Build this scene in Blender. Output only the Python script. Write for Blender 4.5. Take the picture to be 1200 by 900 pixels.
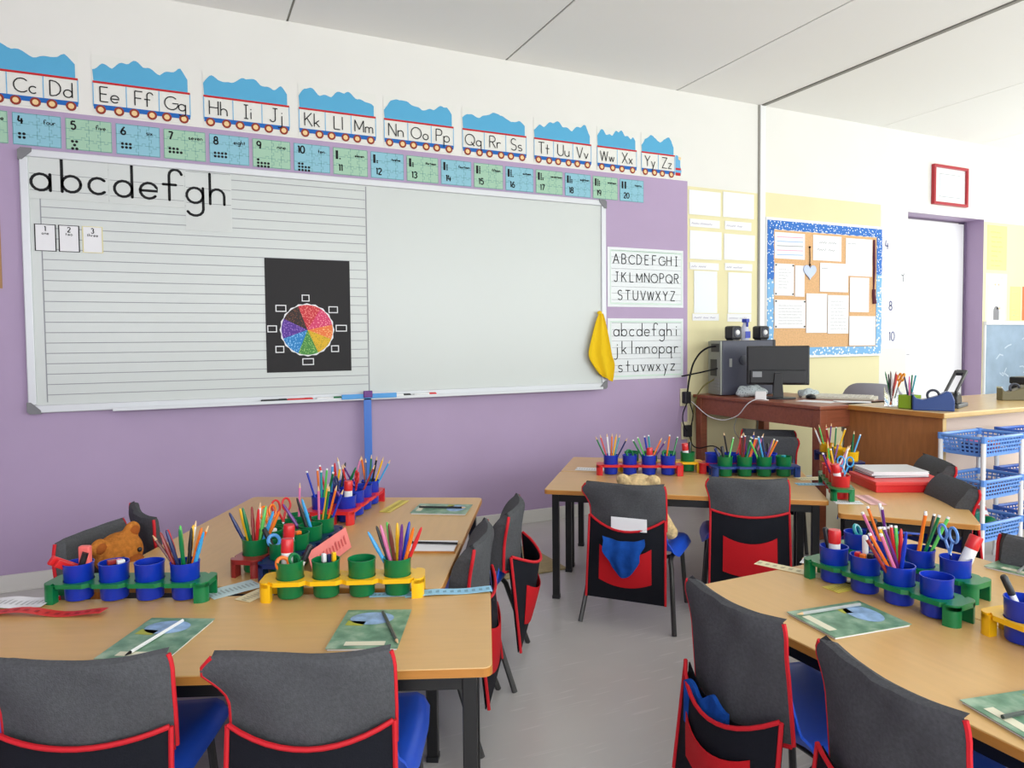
import bpy, math, random
from mathutils import Vector, Matrix, Euler
random.seed(7)
for o in list(bpy.data.objects): bpy.data.objects.remove(o)
scn = bpy.context.scene
COL = scn.collection
PI = math.pi
R = math.radians

# ------------------------------------------------------------------ camera
CAM_H, CAM_D = 1.12, 3.846
PITCH, ROLL, YAW = 0.04048, -0.00978, 0.43957
cam_d = bpy.data.cameras.new('camera'); cam = bpy.data.objects.new('camera', cam_d); COL.objects.link(cam)
cam_d.sensor_width = 36.0; cam_d.lens = 822.28 / 1200 * 36; cam_d.shift_y = -16.8 / 1200
cam_d.clip_start = 0.02; cam_d.clip_end = 60
_f = Vector((math.sin(YAW) * math.cos(PITCH), math.cos(YAW) * math.cos(PITCH), -math.sin(PITCH)))
_r = Vector((math.cos(YAW), -math.sin(YAW), 0)); _u = _r.cross(_f)
_r2 = _r * math.cos(ROLL) + _u * math.sin(ROLL); _u2 = -_r * math.sin(ROLL) + _u * math.cos(ROLL)
cam.matrix_world = Matrix(((_r2.x, _u2.x, -_f.x, 0), (_r2.y, _u2.y, -_f.y, -CAM_D), (_r2.z, _u2.z, -_f.z, CAM_H), (0, 0, 0, 1)))
scn.camera = cam

# ------------------------------------------------------------------ light
scn.view_settings.view_transform = 'Standard'; scn.view_settings.look = 'None'
scn.view_settings.gamma = 1.0; scn.view_settings.use_curve_mapping = False
scn.view_settings.exposure = 0.05
world = bpy.data.worlds.new('daylight'); scn.world = world; world.use_nodes = True
world.node_tree.nodes['Background'].inputs[0].default_value = (0.80, 0.90, 1.0, 1)
world.node_tree.nodes['Background'].inputs[1].default_value = 1.5
def window_light(name, loc, rot, sx, sy, power, col=(0.96, 1.0, 0.975)):
    l = bpy.data.lights.new(name, 'AREA'); l.shape = 'RECTANGLE'; l.size = sx; l.size_y = sy
    l.energy = power; l.color = col
    o = bpy.data.objects.new(name, l); COL.objects.link(o); o.location = loc; o.rotation_euler = rot
RX, LX, BY, CZ = 7.6, -2.2, -6.0, 2.79      # right wall, left wall, rear wall, ceiling
for i, y in enumerate((-1.35, -3.05, -4.75)):
    window_light('window_daylight_side', (RX - 0.02, y, 1.65), (0, R(90 + 22), 0), 1.5, 1.45, 25)
for i, x in enumerate((-0.9, 1.2, 3.3, 5.4)):
    window_light('window_daylight_rear', (x, BY + 0.02, 1.65), (R(90 + 22), 0, 0), 1.7, 1.5, 50)

# ------------------------------------------------------------------ materials
MATS = {}
def lin(c): return tuple((v / 12.92 if v <= 0.04045 else ((v + 0.055) / 1.055) ** 2.4) for v in c)
def rgb(r, g, b): return lin((r / 255, g / 255, b / 255))
def mat(name, col, rough=0.5, spec=0.5, metal=0.0, noise=0.0, nscale=20, bump=0.0, bscale=60, coat=0.0, trans=0.0, stretch=None):
    if name in MATS: return MATS[name]
    m = bpy.data.materials.new(name); m.use_nodes = True; nt = m.node_tree
    b = nt.nodes['Principled BSDF']
    b.inputs['Base Color'].default_value = (*col, 1); b.inputs['Roughness'].default_value = rough
    b.inputs['Specular IOR Level'].default_value = spec; b.inputs['Metallic'].default_value = metal
    b.inputs['Coat Weight'].default_value = coat; b.inputs['Transmission Weight'].default_value = trans
    if noise or bump:
        tc = nt.nodes.new('ShaderNodeTexCoord'); mp = nt.nodes.new('ShaderNodeMapping')
        if stretch: mp.inputs['Scale'].default_value = stretch
        nt.links.new(tc.outputs['Object'], mp.inputs[0])
    if noise:
        n = nt.nodes.new('ShaderNodeTexNoise'); n.inputs['Scale'].default_value = nscale; n.inputs['Detail'].default_value = 4
        nt.links.new(mp.outputs[0], n.inputs['Vector'])
        r = nt.nodes.new('ShaderNodeValToRGB')
        r.color_ramp.elements[0].position = 0.3; r.color_ramp.elements[1].position = 0.7
        r.color_ramp.elements[0].color = (*[max(0, c * (1 - noise)) for c in col], 1)
        r.color_ramp.elements[1].color = (*[min(1, c * (1 + noise)) for c in col], 1)
        nt.links.new(n.outputs['Fac'], r.inputs[0]); nt.links.new(r.outputs[0], b.inputs['Base Color'])
    if bump:
        n2 = nt.nodes.new('ShaderNodeTexNoise'); n2.inputs['Scale'].default_value = bscale; n2.inputs['Detail'].default_value = 3
        nt.links.new(mp.outputs[0], n2.inputs['Vector'])
        bp = nt.nodes.new('ShaderNodeBump'); bp.inputs['Strength'].default_value = bump; bp.inputs['Distance'].default_value = 0.005
        nt.links.new(n2.outputs['Fac'], bp.inputs['Height']); nt.links.new(bp.outputs[0], b.inputs['Normal'])
    MATS[name] = m
    return m
PAINT = mat('white_wall_paint', rgb(232, 230, 224), 0.6, 0.3, noise=0.012, nscale=3)
PURPLE = mat('lilac_wall_paint', rgb(176, 154, 186), 0.45, 0.4, noise=0.03, nscale=2.5)
YELLOW_W = mat('pale_yellow_wall_paint', rgb(230, 221, 176), 0.55, 0.3, noise=0.02, nscale=3)
CEIL = mat('ceiling_board_paint', rgb(246, 245, 241), 0.7, 0.2)
BATTEN_AND_SHADOW = mat('joint_and_shadow_grey', rgb(150, 148, 140), 0.7, 0.2)
WHITE = mat('white_gloss', rgb(236, 236, 236), 0.35)
PAPER = mat('white_paper', rgb(238, 238, 240), 0.7, 0.2)
PAPERG = mat('plastic_sleeve_paper', rgb(228, 232, 234), 0.25, 0.5)
INK = mat('black_ink', rgb(28, 28, 30), 0.6, 0.2)
INKG = mat('grey_print', rgb(120, 122, 130), 0.7, 0.2)
BOARD = mat('whiteboard_enamel', rgb(206, 211, 208), 0.3, 0.5)
ALU = mat('aluminium_frame', rgb(208, 210, 214), 0.4, 0.5, metal=0.25)
CAPG = mat('grey_plastic_cap', rgb(120, 120, 124), 0.5)
RULE = mat('ruled_line_print', rgb(150, 152, 158), 0.6)
CLOUD = mat('sky_blue_card', rgb(92, 172, 212), 0.6, 0.2)
TRED = mat('train_red_card', rgb(196, 44, 48), 0.6, 0.2)
TBLUE = mat('train_blue_card', rgb(36, 104, 184), 0.6, 0.2)
TLB = mat('train_pale_blue_line', rgb(110, 178, 222), 0.6, 0.2)
WPEACH = mat('wheel_peach', rgb(240, 205, 150), 0.6, 0.2)
WRIM = mat('wheel_brown', rgb(150, 62, 48), 0.6, 0.2)
NBLUE = mat('number_card_blue', rgb(142, 194, 210), 0.5, 0.3)
NGREEN = mat('number_card_green', rgb(164, 202, 176), 0.5, 0.3)
PUZ = mat('puzzle_line_print', rgb(86, 140, 142), 0.6, 0.2)
BLACKP = mat('black_card', rgb(38, 36, 38), 0.6, 0.3)
CORK = mat('cork', rgb(222, 178, 132), 0.85, 0.1, noise=0.12, nscale=90)
BLK_PL = mat('black_plastic', rgb(30, 31, 35), 0.4, 0.5)
DARKG = mat('dark_grey_case', rgb(62, 65, 78), 0.4, 0.5)
GREYPL = mat('grey_plastic', rgb(150, 152, 150), 0.5)
CHROME = mat('steel', rgb(190, 192, 196), 0.25, 0.5, metal=1.0)
LEGM = mat('dark_grey_painted_steel', rgb(58, 57, 57), 0.35, 0.5)
TLEG = mat('black_table_steel', rgb(22, 22, 24), 0.35, 0.5)
SEATB = mat('blue_polypropylene', rgb(34, 88, 216), 0.35, 0.5)
FELT = mat('grey_felt', rgb(82, 83, 86), 0.95, 0.1, noise=0.14, nscale=160, bump=0.35, bscale=350)
NAVY = mat('navy_black_canvas', rgb(20, 22, 30), 0.8, 0.2, bump=0.2, bscale=300)
REDC = mat('red_canvas', rgb(196, 24, 34), 0.7, 0.2, bump=0.2, bscale=300)
PIPE = mat('red_piping', rgb(200, 28, 40), 0.6, 0.3)
BEECH = mat('beech_laminate', rgb(210, 168, 108), 0.32, 0.5, noise=0.035, nscale=7, stretch=(1, 9, 1))
EDGE = mat('beech_edge_band', rgb(190, 128, 60), 0.4, 0.4, noise=0.08, nscale=14, stretch=(1, 1, 8))
MAHOG = mat('reddish_brown_wood', rgb(144, 80, 56), 0.35, 0.5, noise=0.16, nscale=9, stretch=(1, 8, 8))
OAKP = mat('brown_desk_panel', rgb(172, 112, 62), 0.4, 0.4, noise=0.12, nscale=8, stretch=(6, 6, 1))
OAKT = mat('light_desk_top', rgb(222, 188, 130), 0.25, 0.5, noise=0.06, nscale=9, stretch=(1, 8, 1))
def plastic(name, c): return mat(name, c, 0.3, 0.5)
P_BLUE = plastic('blue_plastic', rgb(18, 52, 178)); P_GREEN = plastic('green_plastic', rgb(12, 118, 66))
P_YEL = plastic('yellow_plastic', rgb(246, 190, 20)); P_RED = plastic('red_plastic', rgb(212, 40, 44))
P_DRED = plastic('dark_red_plastic', rgb(150, 44, 42)); P_DBLUE = plastic('dark_blue_plastic', rgb(34, 62, 130))
P_NAVY = plastic('navy_plastic', rgb(26, 40, 96)); P_ORANGE = plastic('orange_plastic', rgb(240, 120, 30)); P_SKY = plastic('sky_blue_plastic', rgb(90, 160, 226))
P_CORN = plastic('cornflower_plastic', rgb(100, 150, 224)); P_PURPLE = plastic('purple_plastic', rgb(104, 44, 132))
P_WHITE = plastic('white_plastic', rgb(236, 236, 236)); P_PINK = plastic('pink_plastic', rgb(224, 120, 168))
P_LIME = plastic('lime_plastic', rgb(150, 190, 30)); P_BROWN = plastic('brown_plastic', rgb(110, 52, 40)); P_LGREEN = plastic('light_green_plastic', rgb(90, 196, 90))
P_TEAL = plastic('teal_plastic', rgb(30, 150, 160)); P_PBLUE = plastic('light_blue_plastic', rgb(60, 160, 220))
WOODT = mat('bare_pencil_wood', rgb(222, 186, 140), 0.6)
PENC = {'red': P_RED, 'blue': P_BLUE, 'green': P_GREEN, 'yellow': P_YEL, 'orange': P_ORANGE, 'black': BLK_PL, 'white': P_WHITE, 'pink': P_PINK, 'purple': P_PURPLE,
        'brown': P_BROWN, 'light green': P_LGREEN, 'light blue': P_PBLUE, 'teal': P_TEAL, 'maroon': P_DRED, 'navy': P_NAVY}
CLOTHB = mat('royal_blue_cloth', rgb(26, 76, 160), 0.85, 0.1, noise=0.2, nscale=30, bump=0.3, bscale=60)
YCLOTH = mat('yellow_duster', rgb(236, 196, 36), 0.9, 0.1, bump=0.4, bscale=120)
FUR = mat('golden_brown_plush', rgb(186, 116, 50), 0.95, 0.1, noise=0.2, nscale=80, bump=0.8, bscale=160)
FURD = mat('brown_plush_muzzle', rgb(160, 88, 40), 0.95, 0.1, bump=0.6, bscale=160)
FURL = mat('sandy_plush', rgb(216, 188, 140), 0.95, 0.1, noise=0.25, nscale=60, bump=0.9, bscale=140)
GLASS = mat('clear_glass', (0.95, 0.97, 0.97), 0.05, 0.5, trans=1.0)

def floor_material():
    m = bpy.data.materials.new('lilac_grey_vinyl'); m.use_nodes = True; nt = m.node_tree; b = nt.nodes['Principled BSDF']
    tc = nt.nodes.new('ShaderNodeTexCoord')
    def flecks_and_glints(rot, off, thr):  # pale streaks: vinyl flecks plus glints off scuffs, painted into the base colour
        mp = nt.nodes.new('ShaderNodeMapping'); mp.inputs['Rotation'].default_value = (0, 0, rot); mp.inputs['Scale'].default_value = (5, 60, 1); mp.inputs['Location'].default_value = (off, off, 0)
        nt.links.new(tc.outputs['Object'], mp.inputs[0])
        n = nt.nodes.new('ShaderNodeTexNoise'); n.inputs['Scale'].default_value = 1.0; n.inputs['Detail'].default_value = 1
        nt.links.new(mp.outputs[0], n.inputs['Vector'])
        r = nt.nodes.new('ShaderNodeValToRGB'); r.color_ramp.elements[0].position = thr; r.color_ramp.elements[1].position = thr + 0.06
        nt.links.new(n.outputs['Fac'], r.inputs[0]); return r
    f1, f2 = flecks_and_glints(0.35, 0, 0.66), flecks_and_glints(-1.1, 9, 0.67)
    add = nt.nodes.new('ShaderNodeMath'); add.operation = 'MAXIMUM'
    nt.links.new(f1.outputs[0], add.inputs[0]); nt.links.new(f2.outputs[0], add.inputs[1])
    ns = nt.nodes.new('ShaderNodeTexNoise'); ns.inputs['Scale'].default_value = 3; ns.inputs['Detail'].default_value = 5
    nt.links.new(tc.outputs['Object'], ns.inputs['Vector'])
    base = nt.nodes.new('ShaderNodeValToRGB')
    base.color_ramp.elements[0].color = (*rgb(184, 181, 179), 1); base.color_ramp.elements[1].color = (*rgb(202, 198, 195), 1)
    nt.links.new(ns.outputs['Fac'], base.inputs[0])
    mx = nt.nodes.new('ShaderNodeMix'); mx.data_type = 'RGBA'; mx.inputs['B'].default_value = (*rgb(206, 202, 200), 1)
    sc = nt.nodes.new('ShaderNodeMath'); sc.operation = 'MULTIPLY'; sc.inputs[1].default_value = 0.8
    nt.links.new(add.outputs[0], sc.inputs[0])
    nt.links.new(sc.outputs[0], mx.inputs['Factor']); nt.links.new(base.outputs[0], mx.inputs['A'])
    nt.links.new(mx.outputs['Result'], b.inputs['Base Color'])
    b.inputs['Roughness'].default_value = 0.3; b.inputs['Specular IOR Level'].default_value = 0.5
    return m
def speckle_material(name, c1, c2, scale, mix=0.5):
    m = bpy.data.materials.new(name); m.use_nodes = True; nt = m.node_tree; b = nt.nodes['Principled BSDF']
    tc = nt.nodes.new('ShaderNodeTexCoord'); v = nt.nodes.new('ShaderNodeTexVoronoi'); v.inputs['Scale'].default_value = scale
    nt.links.new(tc.outputs['Object'], v.inputs['Vector'])
    r = nt.nodes.new('ShaderNodeValToRGB'); r.color_ramp.interpolation = 'CONSTANT'
    r.color_ramp.elements[0].color = (*c2, 1); r.color_ramp.elements[1].color = (*c1, 1); r.color_ramp.elements[1].position = mix
    nt.links.new(v.outputs['Distance'], r.inputs[0]); nt.links.new(r.outputs[0], b.inputs['Base Color']); b.inputs['Roughness'].default_value = 0.6
    return m
FLOOR = floor_material()
BORDER = speckle_material('blue_dotted_border', rgb(30, 108, 196), rgb(230, 240, 250), 55, 0.28)
BORDERL = speckle_material('pale_blue_border', rgb(120, 178, 226), rgb(240, 245, 250), 40, 0.33)
MOSAIC = speckle_material('mottled_plastic_bag', rgb(196, 206, 208), rgb(120, 134, 138), 90, 0.3)
CHALK = mat('chalkboard_slate_blue', rgb(146, 166, 186), 0.5, 0.4, noise=0.12, nscale=6)
BOOK = None
def book_material():
    m = bpy.data.materials.new('green_workbook_cover'); m.use_nodes = True; nt = m.node_tree; b = nt.nodes['Principled BSDF']
    tc = nt.nodes.new('ShaderNodeTexCoord'); n = nt.nodes.new('ShaderNodeTexNoise'); n.inputs['Scale'].default_value = 26; n.inputs['Detail'].default_value = 3
    nt.links.new(tc.outputs['Object'], n.inputs['Vector'])
    r = nt.nodes.new('ShaderNodeValToRGB'); e = r.color_ramp.elements
    e[0].position = 0.35; e[0].color = (*rgb(84, 128, 100), 1); e[1].position = 0.72; e[1].color = (*rgb(160, 186, 160), 1)
    k = e.new(0.5); k.color = (*rgb(112, 152, 124), 1)
    nt.links.new(n.outputs['Fac'], r.inputs[0]); nt.links.new(r.outputs[0], b.inputs['Base Color']); b.inputs['Roughness'].default_value = 0.35
    return m
BOOK = book_material()

# ------------------------------------------------------------------ mesh helpers
class MB:
    def __init__(s): s.v, s.f, s.mi, s.M, s.cur = [], [], [], Matrix.Identity(4), 0
    def add(s, vs, fs):
        b = len(s.v); s.v += [tuple(s.M @ Vector(p)) for p in vs]
        for f in fs: s.f.append([i + b for i in f]); s.mi.append(s.cur)
        return s
    def box(s, x0, x1, y0, y1, z0, z1):
        return s.add([(x0, y0, z0), (x1, y0, z0), (x1, y1, z0), (x0, y1, z0), (x0, y0, z1), (x1, y0, z1), (x1, y1, z1), (x0, y1, z1)],
                     [(0, 3, 2, 1), (4, 5, 6, 7), (0, 1, 5, 4), (1, 2, 6, 5), (2, 3, 7, 6), (3, 0, 4, 7)])
    def prism(s, poly, z0, z1, axis='z'):
        n = len(poly)
        if axis == 'z': a = [(x, y, z0) for x, y in poly]; b = [(x, y, z1) for x, y in poly]
        elif axis == 'y': a = [(x, z1, y) for x, y in poly]; b = [(x, z0, y) for x, y in poly]   # poly in x,z ; extruded along y
        else: a = [(z0, x, y) for x, y in poly]; b = [(z1, x, y) for x, y in poly]              # poly in y,z
        return s.add(a + b, [tuple(range(n - 1, -1, -1)), tuple(range(n, 2 * n))] + [(i, (i + 1) % n, n + (i + 1) % n, n + i) for i in range(n)])
    def tube(s, pts, r, n=8, closed=False, cap=True):
        pts = [Vector(p) for p in pts]; m = len(pts); rs = r if isinstance(r, (list, tuple)) else [r] * m
        ref = None; vs = []
        for i, p in enumerate(pts):
            a = pts[(i - 1) % m] if (closed or i > 0) else p; b = pts[(i + 1) % m] if (closed or i < m - 1) else p
            t = (b - a).normalized()
            if ref is None: ref = t.cross(Vector((0, 0, 1))) if abs(t.z) < 0.9 else t.cross(Vector((1, 0, 0)))
            ref = (ref - t * ref.dot(t)).normalized(); q = t.cross(ref)
            vs += [tuple(p + rs[i] * (math.cos(2 * PI * k / n) * ref + math.sin(2 * PI * k / n) * q)) for k in range(n)]
        fs = []
        for i in range(m if closed else m - 1):
            j = (i + 1) % m
            fs += [(i * n + k, i * n + (k + 1) % n, j * n + (k + 1) % n, j * n + k) for k in range(n)]
        if cap and not closed: fs += [tuple(range(n - 1, -1, -1)), tuple(range((m - 1) * n, m * n))]
        return s.add(vs, fs)
    def lathe(s, prof, n=16, cx=0, cy=0):
        vs = []; fs = []; m = len(prof)
        for r, z in prof: vs += [(cx + r * math.cos(2 * PI * k / n), cy + r * math.sin(2 * PI * k / n), z) for k in range(n)]
        for i in range(m - 1): fs += [(i * n + k, i * n + (k + 1) % n, (i + 1) * n + (k + 1) % n, (i + 1) * n + k) for k in range(n)]
        if prof[0][0] > 1e-6: fs.append(tuple(range(n - 1, -1, -1)))
        if prof[-1][0] > 1e-6: fs.append(tuple(range((m - 1) * n, m * n)))
        return s.add(vs, fs)
    def ball(s, c, r, n=12, m=8):
        rx, ry, rz = r if isinstance(r, (tuple, list)) else (r, r, r)
        vs = [(c[0], c[1], c[2] - rz)]; fs = []
        for i in range(1, m):
            t = -PI / 2 + PI * i / m
            vs += [(c[0] + rx * math.cos(t) * math.cos(2 * PI * k / n), c[1] + ry * math.cos(t) * math.sin(2 * PI * k / n), c[2] + rz * math.sin(t)) for k in range(n)]
        vs.append((c[0], c[1], c[2] + rz)); T = len(vs) - 1
        fs += [(0, 1 + (k + 1) % n, 1 + k) for k in range(n)]
        for i in range(m - 2): fs += [(1 + i * n + k, 1 + i * n + (k + 1) % n, 1 + (i + 1) * n + (k + 1) % n, 1 + (i + 1) * n + k) for k in range(n)]
        fs += [(1 + (m - 2) * n + k, 1 + (m - 2) * n + (k + 1) % n, T) for k in range(n)]
        return s.add(vs, fs)
    def grid(s, fn, nu, nv, closed_u=False):
        vs = [fn(i / nu, j / nv) for j in range(nv + 1) for i in range(nu + (0 if closed_u else 1))]
        w = nu if closed_u else nu + 1; fs = []
        for j in range(nv):
            for i in range(nu):
                a = j * w + i; b = j * w + (i + 1) % w
                fs.append((a, b, b + w, a + w))
        return s.add(vs, fs)
    def sheet(s, fn, nu, nv, th):
        # a thin sheet with real thickness th (offset along +y of its own space by th)
        a = lambda u, v: fn(u, v)
        b = lambda u, v: tuple(Vector(fn(u, v)) + Vector(th))
        base = len(s.v); s.grid(a, nu, nv); mid = len(s.v); s.grid(b, nu, nv)
        k = len(s.f); n2 = nu * nv
        for q in range(k - n2, k): s.f[q] = s.f[q][::-1]
        w = nu + 1
        edge = [i for i in range(w)] + [j * w + nu for j in range(1, nv + 1)] + [nv * w + i for i in range(nu - 1, -1, -1)] + [j * w for j in range(nv - 1, 0, -1)]
        for i in range(len(edge)):
            p, q = edge[i], edge[(i + 1) % len(edge)]
            s.f.append([base + q, base + p, mid + p, mid + q]); s.mi.append(s.cur)
        return s
    def ribbon(s, pts, w, y=0.0, closed=False):
        # flat print in the x,z plane facing -y
        pts = [Vector((p[0], p[1])) for p in pts]; m = len(pts); L = []; Rr = []
        for i in range(m):
            a = pts[i - 1] if (i > 0 or closed) else pts[i]; b = pts[(i + 1) % m] if (i < m - 1 or closed) else pts[i]
            t = (b - a); t = t.normalized() if t.length > 1e-9 else Vector((1, 0)); nrm = Vector((-t.y, t.x)) * w / 2
            L.append(pts[i] + nrm); Rr.append(pts[i] - nrm)
        vs = [(p.x, y, p.y) for p in L] + [(p.x, y, p.y) for p in Rr]
        fs = [(m + i, m + (i + 1) % m, (i + 1) % m, i) for i in range(m if closed else m - 1)]
        return s.add(vs, fs)
    def disc(s, x, z, r, y, n=10):
        return s.add([(x + r * math.cos(2 * PI * k / n), y, z + r * math.sin(2 * PI * k / n)) for k in range(n)], [tuple(range(n))])
    def mesh(s, name, mats, smooth=False, bevel=None):
        me = bpy.data.meshes.new(name); me.from_pydata(s.v, [], s.f); me.update()
        for m in (mats if isinstance(mats, (list, tuple)) else [mats]): me.materials.append(m)
        if any(s.mi): me.polygons.foreach_set('material_index', s.mi)
        if smooth:
            me.polygons.foreach_set('use_smooth', [True] * len(me.polygons))
            try: me.set_sharp_from_angle(angle=R(38))
            except Exception: pass
        return me
def link(name, me, parent=None, M=None):
    o = bpy.data.objects.new(name, me); COL.objects.link(o)
    if parent is not None: o.parent = parent
    if M is not None: o.matrix_local = M
    return o
def obj(name, mb, mats, parent=None, smooth=False, bevel=0):
    o = link(name, mb.mesh(name, mats, smooth), parent)
    if name in STUFFY: o['kind'] = 'stuff'
    if bevel:
        b = o.modifiers.new('bevel', 'BEVEL'); b.width = bevel; b.segments = 2; b.limit_method = 'ANGLE'
    return o
LABELS = {}
STUFFY = {'lettering', 'carriage_edge', 'guide_line', 'puzzle_line', 'counting_dot', 'print_mark', 'handwriting', 'writing', 'numeral', 'ruled_lines', 'chalk_mark', 'sketch', 'tower_window', 'engine_stripe', 'socket_plate', 'lattice'}
def tag(o, label, cat, group=None):
    o['label'] = label; o['category'] = cat
    if group: o['group'] = group
    LABELS.setdefault(label, []).append(o.name)
    return o
def thing(name, label, cat, loc=(0, 0, 0), rz=0, group=None, rot=None):
    o = bpy.data.objects.new(name, None); o.empty_display_size = 0.05; COL.objects.link(o)
    o.location = loc; o.rotation_euler = rot if rot else (0, 0, rz)
    return tag(o, label, cat, group)
def kind(o, k='structure'): o['kind'] = k; return o
def children(o): return [c for c in bpy.data.objects if c.parent == o]
def dup(root, loc, rz=None, label=None, cat=None, group=None, rot=None):
    c = root.copy(); COL.objects.link(c); c.location = loc
    if rz is not None: c.rotation_euler = (0, 0, rz)
    if rot is not None: c.rotation_euler = rot
    for ch in KIDS[root.name]:
        k = ch.copy(); COL.objects.link(k); k.parent = c
        for g in KIDS.get(ch.name, []):
            d = g.copy(); COL.objects.link(d); d.parent = k
    tag(c, label, cat or root['category'], group or root.get('group')); return c
KIDS = {}
def reg(root):
    KIDS[root.name] = [c for c in bpy.data.objects if c.parent == root]
    for c in KIDS[root.name]: KIDS[c.name] = [g for g in bpy.data.objects if g.parent == c]
    return root
def arc(cx, cy, rx, ry, a0, a1, n=None):
    n = n or max(3, int(abs(a1 - a0) / 24))
    return [(cx + rx * math.cos(R(a0 + (a1 - a0) * i / n)), cy + ry * math.sin(R(a0 + (a1 - a0) * i / n))) for i in range(n + 1)]

# ------------------------------------------------------------------ ball-and-stick lettering
def glyphs():
    c = arc(.25, .25, .25, .25, 0, 360); G = {}
    G['a'] = (.5, [c, [(.5, .5), (.5, 0)]]); G['b'] = (.5, [c, [(0, 1), (0, 0)]]); G['c'] = (.45, [arc(.25, .25, .25, .25, 45, 315)])
    G['d'] = (.5, [c, [(.5, 1), (.5, 0)]]); G['e'] = (.5, [[(0, .25)] + arc(.25, .25, .25, .25, 0, 318)]); G['f'] = (.36, [arc(.31, .8, .19, .2, 15, 180) + [(.12, 0)], [(-.06, .5), (.32, .5)]])
    G['g'] = (.5, [c, [(.5, .5), (.5, -.2)] + arc(.25, -.2, .25, .22, 0, -155)]); G['h'] = (.44, [[(0, 1), (0, 0)], [(0, .25)] + arc(.22, .28, .22, .22, 180, 0) + [(.44, 0)]])
    G['i'] = (.06, [[(.03, .5), (.03, 0)], [(.03, .74), (.03, .66)]]); G['j'] = (.22, [[(.2, .5), (.2, -.2)] + arc(.02, -.2, .18, .2, 0, -130), [(.2, .74), (.2, .66)]])
    G['k'] = (.4, [[(0, 1), (0, 0)], [(.36, .5), (0, .2)], [(.12, .3), (.4, 0)]]); G['l'] = (.06, [[(.03, 1), (.03, 0)]])
    G['m'] = (.66, [[(0, .5), (0, 0)], [(0, .25)] + arc(.165, .33, .165, .17, 180, 0) + [(.33, 0)], [(.33, .25)] + arc(.495, .33, .165, .17, 180, 0) + [(.66, 0)]])
    G['n'] = (.44, [[(0, .5), (0, 0)], [(0, .25)] + arc(.22, .28, .22, .22, 180, 0) + [(.44, 0)]]); G['o'] = (.5, [c])
    G['p'] = (.5, [c, [(0, .5), (0, -.42)]]); G['q'] = (.56, [c, [(.5, .5), (.5, -.42), (.6, -.34)]]); G['r'] = (.36, [[(0, .5), (0, 0)], [(0, .25)] + arc(.2, .28, .2, .22, 180, 45)])
    G['s'] = (.38, [arc(.19, .375, .17, .125, 35, 270) + arc(.19, .125, .18, .125, 90, -150)[1:]]); G['t'] = (.34, [[(.15, .85), (.15, 0)], [(-.02, .5), (.34, .5)]])
    G['u'] = (.44, [[(0, .5)] + arc(.22, .22, .22, .22, 180, 360) + [(.44, .5)], [(.44, .25), (.44, 0)]]); G['v'] = (.42, [[(0, .5), (.21, 0)], [(.21, 0), (.42, .5)]])
    G['w'] = (.62, [[(0, .5), (.155, 0)], [(.155, 0), (.31, .5)], [(.31, .5), (.465, 0)], [(.465, 0), (.62, .5)]]); G['x'] = (.4, [[(0, .5), (.4, 0)], [(0, 0), (.4, .5)]])
    G['y'] = (.42, [[(0, .5), (.22, 0)], [(.42, .5), (.08, -.42)]]); G['z'] = (.4, [[(0, .5), (.4, .5)], [(.4, .5), (0, 0)], [(0, 0), (.4, 0)]])
    G['A'] = (.7, [[(0, 0), (.35, 1)], [(.35, 1), (.7, 0)], [(.13, .36), (.57, .36)]])
    G['B'] = (.52, [[(0, 0), (0, 1)], [(0, 1), (.28, 1)] + arc(.28, .76, .2, .24, 90, -90)[1:] + [(0, .52)], [(.28, .52)] + arc(.28, .26, .24, .26, 90, -90)[1:] + [(0, 0)]])
    G['C'] = (.78, [arc(.48, .5, .48, .5, 45, 315)]); G['D'] = (.62, [[(0, 0), (0, 1)], [(0, 1), (.15, 1)] + arc(.15, .5, .47, .5, 90, -90)[1:] + [(0, 0)]])
    G['E'] = (.48, [[(0, 0), (0, 1)], [(0, 1), (.48, 1)], [(0, .52), (.4, .52)], [(0, 0), (.48, 0)]]); G['F'] = (.48, [[(0, 0), (0, 1)], [(0, 1), (.48, 1)], [(0, .52), (.4, .52)]])
    G['G'] = (.82, [arc(.48, .5, .48, .5, 45, 360) + [(.55, .5)]]); G['H'] = (.6, [[(0, 0), (0, 1)], [(.6, 0), (.6, 1)], [(0, .52), (.6, .52)]])
    G['I'] = (.3, [[(.15, 0), (.15, 1)], [(0, 1), (.3, 1)], [(0, 0), (.3, 0)]]); G['J'] = (.5, [[(.38, 1), (.38, .2)] + arc(.19, .2, .19, .2, 0, -170), [(.2, 1), (.55, 1)]])
    G['K'] = (.56, [[(0, 0), (0, 1)], [(.52, 1), (0, .42)], [(.16, .6), (.56, 0)]]); G['L'] = (.46, [[(0, 1), (0, 0)], [(0, 0), (.46, 0)]])
    G['M'] = (.76, [[(0, 0), (0, 1)], [(0, 1), (.38, .2)], [(.38, .2), (.76, 1)], [(.76, 1), (.76, 0)]]); G['N'] = (.62, [[(0, 0), (0, 1)], [(0, 1), (.62, 0)], [(.62, 0), (.62, 1)]])
    G['O'] = (.96, [arc(.48, .5, .48, .5, 0, 360)]); G['P'] = (.52, [[(0, 0), (0, 1)], [(0, 1), (.28, 1)] + arc(.28, .75, .24, .25, 90, -90)[1:] + [(0, .5)]])
    G['Q'] = (.96, [arc(.48, .5, .48, .5, 0, 360), [(.6, .3), (.92, -.06)]]); G['R'] = (.54, [[(0, 0), (0, 1)], [(0, 1), (.28, 1)] + arc(.28, .75, .24, .25, 90, -90)[1:] + [(0, .5)], [(.24, .5), (.54, 0)]])
    G['S'] = (.54, [arc(.27, .75, .25, .25, 35, 270) + arc(.27, .25, .26, .25, 90, -150)[1:]]); G['T'] = (.6, [[(.3, 0), (.3, 1)], [(0, 1), (.6, 1)]])
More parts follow.
